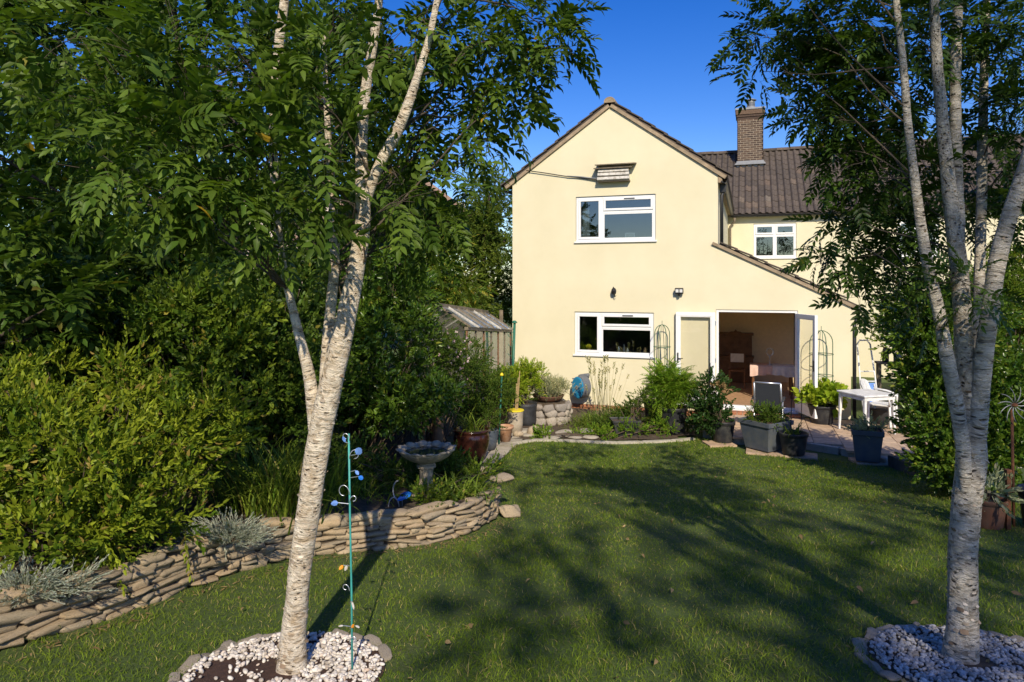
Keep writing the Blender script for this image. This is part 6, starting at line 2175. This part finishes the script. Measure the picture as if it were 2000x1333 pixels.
shrub('ground_cover', 'green leafy plants between the pots in the flower bed', 2.5, 13.6, [((2.3, 13.6, .08), (.3, .2, .16), 10), ((3.0, 13.5, .05), (.25, .2, .14), 8), ((1.9, 13.3, .0), (.3, .2, .1), 8), ((3.5, 13.2, .02), (.2, .15, .12), 6)], TP_SPRIG, 'leaf_mid', 22, .12, 'plants')
shrub('wispy_bush', 'wispy twiggy bush with small leaves in the square black tub', 2.25, 13.2, [((2.25, 13.35, .30), (.22, .12, .16), 7), ((2.45, 13.3, .48), (.15, .1, .12), 4)], TP_SPRIG, 'leaf_mid', 11, .13, dz=.1)

def tub(label, x, y, z, r, h, mat, square=False, rz=0, name='plant_pot', rim=True, group=None):
    return pot(name, label, (x, y, z), SQ(r, h) if square else RND(r, h), mat, rz, square=square, cat='plant pot')
t = tub('low rectangular black tub in the flower bed by the kerb', 2.15, 13.0, -.12, .27, .30, 'pot_black', True, .05)
t.scale = (1, .75, 1)
t = tub('round black pot with a bright ferny plant below the folded door', 3.12, 13.2, -.12, .27, .50, 'pot_black')
pot_leaves(t, [((0, 0, .80), (.32, .28, .22), 16), ((-.12, 0, 1.02), (.2, .18, .16), 8), ((.2, 0, .72), (.18, .2, .16), 6)], [t_pinnate(.24, 7, .07, .018, .6), t_pinnate(.2, 6, .06, .016, .4)], 'leaf_fern', 26, .15, odd=.02)
t = tub('round black pot crowded with a dark staked plant beside the patio', 3.85, 12.45, -.12, .215, .38, 'pot_black')
pot_leaves(t, [((-.22, .1, .5), (.2, .2, .28), 12), ((-.18, .15, .85), (.13, .13, .22), 7), ((-.05, .1, .35), (.16, .16, .16), 5)], TP_SPRIG_B, 'leaf_dark_plant', 11, .14)
for k, (x, z) in enumerate(((-.22, 1.42), (-.05, 1.2))):
    MB().tube([(x, .1, .2), (x + .01, .1, z)], .011, 6).build('cane', 'dark_metal', t)
pot_leaves(t, [((-.06, .1, .98), (.08, .08, .08), 4)], [t_sprig(.05, 8, .05, .03, 60, False)], 'dry_litter', 10, .07, name='dead_heads', stems_=False)
t = tub('square slate-blue planter full of greenery at the front of the patio', 4.40, 11.85, -.09, .33, .50, 'pot_slate', True, .55)
pot_leaves(t, [((0, 0, .55), (.24, .22, .08), 12)], TP_SPRIG, 'leaf_mid', 20, .10)
strap_clump('', '', 0, 0, 90, .34, .007, 'leaf_strap', parent=t, at=(0, 0, 0), lift=.46, rx=.14, spread=.3, arch=.8)
t = tub('round black pot with spiky leaves right of the square planter', 4.72, 11.45, -.09, .235, .36, 'pot_black')
strap_clump('', '', 0, 0, 46, .36, .016, 'leaf_strap', parent=t, at=(0, 0, 0), lift=.33, rx=.05, spread=.45, arch=1.1)
for dx in (-.05, .12):
    MB().tube([(dx, 0, .2), (dx + .03, .02, .95)], .006, 5).build('cane', 'dark_metal', t)
t = tub('square slate-blue planter standing alone at the right edge of the lawn', 5.72, 11.0, -.07, .235, .50, 'pot_slate', True, -.42)
pot_leaves(t, [((0, 0, .50), (.2, .2, .05), 8)], TP_SPRIG, 'leaf_lavender', 14, .08)
strap_clump('', '', 0, 0, 50, .22, .006, 'leaf_strap', parent=t, at=(0, 0, 0), lift=.44, rx=.13, spread=.4, arch=.8)
t = tub('dark tub with a lime-yellow leafy plant against the wall by the open door', 6.15, 13.55, -.01, .26, .36, 'pot_black')
pot_leaves(t, [((0, 0, .50), (.34, .28, .12), 12), ((.15, 0, .60), (.2, .2, .1), 6)], [t_sprig(.14, 6, .15, .11, 55), t_sprig(.12, 5, .14, .10, 60)], 'leaf_lime', 10, .13, odd=0)
t = tub('terracotta pot with a fleshy spiky plant behind the right birch', 4.6, 6.6, .43, .165, .28, 'terracotta_dark')
pot_leaves(t, [((0, 0, .34), (.11, .11, .06), 6)], [t_sprig(.16, 9, .10, .03, 40)], 'leaf_lavender', 9, .09)
t = tub('large grey-green tub in shadow at the far right edge', 5.05, 6.5, .46, .2, .36, 'pot_black')
# dark shaded tub under the white table
t = tub('wide black tub in the shade behind the white table', 7.35, 13.55, -.01, .30, .32, 'pot_black')
t = tub('black pot below the wall between the kitchen window and folded door', 2.95, 14.2, -.1, .22, .42, 'pot_black')
pot_leaves(t, [((0, 0, .55), (.2, .2, .14), 6)], TP_SPRIG, 'leaf_mid', 18, .12)

# ------------------------------------------------------------------ patio furniture
def build_furniture():
    # recliner seen from behind
    t = thing('recliner_chair', 'grey metal recliner with charcoal mesh back facing the doors', 'chair', (4.82, 12.85, -.005), -.42)
    bl, br = Vector((-.24, -.02, .34)), Vector((.24, -.02, .34))
    tl, tr = Vector((-.23, -.22, .92)), Vector((.23, -.22, .92))
    m = MB()
    for a, b in ((bl, tl), (br, tr)):
        m2 = MB().tube([a, b], .016, 8).build('back_post', 'silver_metal', t, smooth=True)
    MB().tube([tl, tr], .018, 8).build('top_rail', 'silver_metal', t, smooth=True)
    MB().add([bl + Vector((.02, .0, .03)), br + Vector((-.02, .0, .03)), tr + Vector((-.02, 0, -.02)), tl + Vector((.02, 0, -.02))], [(0, 1, 2, 3)]).build('back_mesh', 'charcoal_mesh', t)
    MB().add([(-.22, .0, .37), (.22, .0, .37), (.22, .46, .41), (-.22, .46, .41)], [(0, 1, 2, 3)]).build('seat_mesh', 'charcoal_mesh', t)
    for s in (-1, 1):
        MB().tube([(s * .24, .48, .42), (s * .24, .0, .36)], .015, 8).build('seat_rail', 'silver_metal', t, smooth=True)
        MB().tube([(s * .25, -.22, .0), (s * .25, .1, .36), (s * .25, .14, .58)], .015, 8).build('leg', 'silver_metal', t, smooth=True)
        MB().tube([(s * .25, .46, .0), (s * .25, .2, .36), (s * .25, .12, .58)], .015, 8).build('leg', 'silver_metal', t, smooth=True)
        MB().box(s * .265 - .025, s * .265 + .025, -.12, .34, .58, .60).build('armrest', 'charcoal_mesh', t, bevel=.006)
    MB().tube([(-.25, -.2, .03), (.25, -.2, .03)], .011, 6).build('crossbar', 'silver_metal', t, smooth=True)
    # white plastic table
    t = thing('plastic_table', 'white square plastic garden table on the patio', 'table', (6.62, 12.75, -.005), .25)
    m = MB().box(-.36, .36, -.36, .36, .70, .735)
    m.build('table_top', 'white_garden_plastic', t, bevel=.014)
    a = MB(); rect_frame(a, -.34, .34, -.34, .34, .02, 0, 0)
    for x0, x1, y0, y1 in ((-.33, .33, -.335, -.315), (-.33, .33, .315, .335), (-.335, -.315, -.314, .314), (.315, .335, -.314, .314)):
        MB().box(x0, x1, y0, y1, .635, .699).build('apron', 'white_garden_plastic', t)
    for x in (-1, 1):
        for y in (-1, 1):
            mb = MB()
            v = []
            for z, w, o in ((0, .016, .02), (.699, .028, -.0)):
                cx, cy = x * (.325 + o - .02), y * (.325 + o - .02)
                v += [(cx - w, cy - w, z), (cx + w, cy - w, z), (cx + w, cy + w, z), (cx - w, cy + w, z)]
            mb.add(v, [(0, 3, 2, 1), (4, 5, 6, 7)] + [(k, (k + 1) % 4, 4 + (k + 1) % 4, 4 + k) for k in range(4)])
            mb.build('leg', 'white_garden_plastic', t, bevel=.008)
    # white plastic chair
    t = thing('plastic_chair', 'white plastic garden chair behind the white table', 'chair', (7.2, 13.25, -.005), -2.35)
    MB().box(-.22, .22, -.22, .20, .41, .44).build('seat', 'white_garden_plastic', t, bevel=.012)
    v, f = [], []
    for i in range(7):
        x = -.21 + .42 * i / 6
        for z, y in ((.46, -.235), (.66, -.28), (.88 - .06 * (i / 3 - 1) ** 2, -.34)):
            yy = y - .03 * (1 - (i / 3 - 1) ** 2)
            v += [(x, yy, z), (x, yy - .018, z)]
    n = 6
    for i in range(6):
        for k in range(2):
            a_, b_ = i * n + k * 2, (i + 1) * n + k * 2
            f += [(a_, b_, b_ + 2, a_ + 2), (a_ + 1, a_ + 3, b_ + 3, b_ + 1)]
    MB().add(v, f).build('backrest', 'white_garden_plastic', t, smooth=True)
    for x in (-1, 1):
        MB().bar((x * .23, .2, .0), (x * .2, .17, .41), .04).build('leg', 'white_garden_plastic', t, bevel=.006)
        MB().bar((x * .23, -.27, .0), (x * .2, -.2, .41), .04).build('leg', 'white_garden_plastic', t, bevel=.006)
        MB().tube([(x * .22, .18, .43), (x * .26, .18, .60), (x * .265, .0, .65), (x * .24, -.24, .68)], .02, 8).build('armrest', 'white_garden_plastic', t, smooth=True)
        MB().bar((x * .20, -.22, .42), (x * .20, -.27, .66), .03).build('back_post', 'white_garden_plastic', t)
    # folded lounger leaning beside the downpipe
    t = thing('folded_lounger', 'folded white sun lounger leaning beside the downpipe', 'lounger', hw(7.62, .35, -.01), -TH + .35)
    ln = lambda x, z: (x, -.25 + z * .22, z)
    for x in (-.16, .16):
        MB().tube([ln(x, 0), ln(x, .8), ln(x * .85, 1.5)], .017, 8).build('side_rail', 'white_garden_plastic', t, smooth=True)
    MB().tube([ln(-.136, 1.5), ln(-.08, 1.58), ln(.08, 1.58), ln(.136, 1.5)], .017, 8).build('head_rail', 'white_garden_plastic', t, smooth=True)
    MB().add([ln(-.15, .1), ln(.15, .1), ln(.15, .72), ln(-.15, .72)], [(0, 1, 2, 3)]).build('fabric', 'blue_ornament', t)
    for z in (.08, .75, .95):
        MB().tube([ln(-.16, z), ln(.16, z)], .013, 8).build('crossbar', 'white_garden_plastic', t, smooth=True)
    for x in (-.12, .12):
        MB().tube([(x, -.42, .0), (x, -.1, .7)], .013, 8).build('leg', 'white_garden_plastic', t, smooth=True)
    # bench of odds and ends beyond the lounger
    t = thing('wall_shelf', 'rough wooden shelf against the shaded rear wall', 'shelf', hw(8.6, 2.2, -.01), -TH)
    MB().box(-.5, .5, -.18, .18, .92, .96).build('top_board', 'weathered_wood', t)
    for x in (-.44, .44):
        for y in (-.13, .13):
            MB().box(x - .03, x + .03, y - .03, y + .03, 0, .92).build('leg', 'weathered_wood', t)
    MB().box(-.44, .44, -.12, .12, .3, .33).build('lower_board', 'weathered_wood', t)
    for k, (x, r, h, m_, lab) in enumerate(((-.3, .07, .34, 'black_plastic', 'tall black canister on the wooden shelf'), (-.05, .09, .22, 'grey_metal', 'rounded grey can on the wooden shelf'))):
        o = MB().lathe([(r * .9, 0), (r, .02), (r, h * .7), (r * .75, h * .9), (r * .3, h)], 16).build('canister', m_, smooth=True)
        o.location = hw(8.6 + x, 2.2, .95)
        tag(o, lab, 'canister', 'canisters on the shelf')
    # hanging basket with lime leaves by the corner
    t = thing('hanging_basket', 'hanging basket of yellow-green leaves near the lean-to corner', 'hanging basket', hw(8.5, .1, 1.5), -TH)
    t['h'] = .1
    MB().lathe([(.02, -.16), (.12, -.1), (.17, 0), (.16, .01)], 20).build('basket', 'dark_sack', t, smooth=True)
    for k in range(3):
        a_ = k * 2.09
        MB().tube([(.16 * math.cos(a_), .16 * math.sin(a_), 0), (0, 0, .5)], .004, 4).build('chain', 'dark_metal', t)
    pot_leaves(t, [((0, 0, .1), (.2, .2, .12), 7), ((0, 0, -.12), (.2, .2, .16), 6)], TP_SPRIG_B, 'leaf_lime', 12, .12, stems_=False)
    MB().tube([(0, 0, .5), (.0, .1, .58), (0, .7, .56)], .01, 6).build('hook', 'dark_metal', t)
    MB().tube([(0, .7, -1.5), (0, .7, .6)], .02, 8).build('hook_post', 'dark_metal', t)
build_furniture()

# ------------------------------------------------------------------ garden stakes and ornaments
def leaf_plate(mb, c, d, L, W, th=.003):
    d = Vector(d).normalized(); s = d.cross(Vector((0, 1, 0))).normalized() if abs(d.y) < .9 else Vector((1, 0, 0))
    nrm = d.cross(s).normalized()
    c = Vector(c)
    sh = [(0, 0), (.25, .42), (.55, .5), (.85, .3), (1, 0), (.85, -.3), (.55, -.5), (.25, -.42)]
    v = [c + d * (L * a) + s * (W * b) + nrm * (th * e - .25 * L * a * (1 - a)) for e in (-1, 1) for a, b in sh]
    n = len(sh)
    mb.add(v, [tuple(range(n)), tuple(range(2 * n - 1, n - 1, -1))] + [(i, (i + 1) % n, n + (i + 1) % n, n + i) for i in range(n)])
    return mb

def build_stakes():
    b = Vector((-.795, 3.40, float(gz(-.795, 3.40))))
    t = thing('garden_stake', 'tall thin teal metal stake with blue glass leaves before the birch', 'garden stake', b)
    H = 1.20
    MB().tube([(.0, 0, -.08), (-.004, 0, .4), (-.012, 0, .8), (-.018, 0, H)], .0052, 8).build('rod', 'teal_stake', t, smooth=True)
    def curl(z, s, r):
        pts = [(-.012 + s * r * (1 - math.cos(R(q))) * .8, -.01, z + r * math.sin(R(q)) * 1.1 + q / 270 * .03) for q in range(0, 271, 18)]
        MB().tube(pts, .0022, 5).build('curl_wire', 'silver_metal', t, smooth=True)
    for z, s, r in ((1.08, 1, .028), (.90, -1, .032), (.86, 1, .02), (1.17, -1, .02), (.42, -1, .02), (.16, 1, .02)):
        curl(z, s, r)
    for z, dx, dz, mat, L, W in ((1.10, .035, .05, 'blue_ornament', .05, .05), (1.16, -.02, .05, 'blue_ornament', .04, .02), (1.02, .03, -.035, 'blue_ornament', .035, .022), (.99, .045, -.02, 'bright_blue', .035, .03), (.86, -.055, -.005, 'blue_ornament', .045, .035), (.55, -.03, -.03, 'orange_ornament', .035, .022), (.55, -.012, -.035, 'weathered_white', .035, .02), (.24, .012, .02, 'orange_ornament', .03, .018), (.25, .03, -.01, 'weathered_white', .03, .012), (.37, .012, -.03, 'weathered_white', .05, .014), (.25, -.03, .0, 'weathered_white', .03, .01)):
        leaf_plate(MB(), (dx - .012, -.012, z), (dx, -.01, dz), L * .8, W * .75).build('leaf_ornament', mat, t)
        MB().tube([(-.012, 0, z - .01), (dx - .012, -.012, z)], .002, 5).build('leaf_wire', 'silver_metal', t)
    # blue bird ornament by the bath
    c = P(790, 972, 6.35)
    t = thing('bird_ornament', 'bright blue metal bird on a looped wire by the bird bath', 'ornament', (c.x, c.y, c.z - .22))
    m = leaf_plate(MB(), (-.06, 0, .21), (.17, .02, .06), .13, .06, .014)
    m.build('body', 'bright_blue', t, smooth=True)
    leaf_plate(MB(), (.02, -.02, .235), (-.12, -.03, -.04), .09, .04, .006).build('wing', 'bright_blue', t)
    MB().tube([(-.02, 0, -.05), (-.02, 0, .2)], .005, 6).build('rod', 'grey_metal', t)
    MB().tube([(-.10 + .05 * math.cos(R(q)), 0, .13 + .09 * math.sin(R(q))) for q in range(0, 200, 15)], .006, 6).build('wire_loop', 'weathered_white', t, smooth=True)
    MB().tube([(-.06 + .05 * math.cos(R(q)), .02, .28 + .09 * math.sin(R(q))) for q in range(90, 290, 15)], .006, 6).build('wire_loop', 'weathered_white', t, smooth=True)
    # green posts near the greenhouse
    for (px, py0, py1, Y, r, lab, knob) in ((978, 868, 735, 12.2, .016, 'thin green stake with a yellow cap beside the path', 'yellow_flower'), (1003, 770, 632, 14.8, .028, 'tall green ornamental stake at the corner of the house', 'green_stake')):
        a, e = P(px - 4, py0, Y), P(px + 2, py1, Y)
        a = Vector((a.x, a.y, -.15))
        t = thing('green_post', lab, 'stake', a, group='green stakes by the path')
        MB().tube([(0, 0, -.08), e - a], r, 8).build('rod', 'green_stake', t, smooth=True)
        MB().lathe([(r * .6, 0), (r * 2.2, .01), (r * 2, .03), (r * .8, .06)], 10, e - a).build('cap', knob, t, smooth=True)
        if knob == 'green_stake':
            for k in range(9):
                z = (e - a).z * (.55 + .05 * k)
                s = 1 if k % 2 else -1
                MB().tube([(0, 0, z), (s * .06, -.01, z + .03), (s * .075, -.01, z + .07)], .007, 5).build('leaf_spur', 'green_stake', t)
    # wind-spinner flower on a rusty stake at the right edge
    c = P(1980, 790, 6.6)
    g = float(gz(c.x, c.y))
    t = thing('spinner_ornament', 'metal sunburst ornament with curved silver rays on a rusty stake', 'ornament', (c.x, c.y, g))
    h = c.z - g
    MB().tube([(0, 0, -.1), (-.02, 0, h)], .013, 8).build('rod', 'rusty_metal', t, smooth=True)
    MB().lathe([(.01, -.015), (.03, -.01), (.03, .01), (.01, .015)], 12, (-.02, -.03, h)).build('hub', 'rusty_metal', t)
    for k in range(11):
        a = k * 2 * math.pi / 11 + .2
        pts = [(-.02 + q * math.cos(a + q * 3.2), -.03 - q * .15, h + q * math.sin(a + q * 3.2)) for q in (.02, .06, .10, .14, .18)]
        MB().tube(pts, [.004, .005, .005, .004, .0015], 6).build('ray', 'grey_metal', t, smooth=True)
    a = P(1968, 1000, 6.5)
    a = G(a.x, 6.5)
    t = thing('rusty_post', 'short rusty iron post beside the terracotta pot', 'post', a)
    MB().box(-.02, .02, -.02, .02, -.1, .55).build('post', 'rusty_metal', t, bevel=.004)
    MB().box(-.024, .024, -.024, .024, .551, .575).build('cap', 'rusty_metal', t, bevel=.004)
build_stakes()
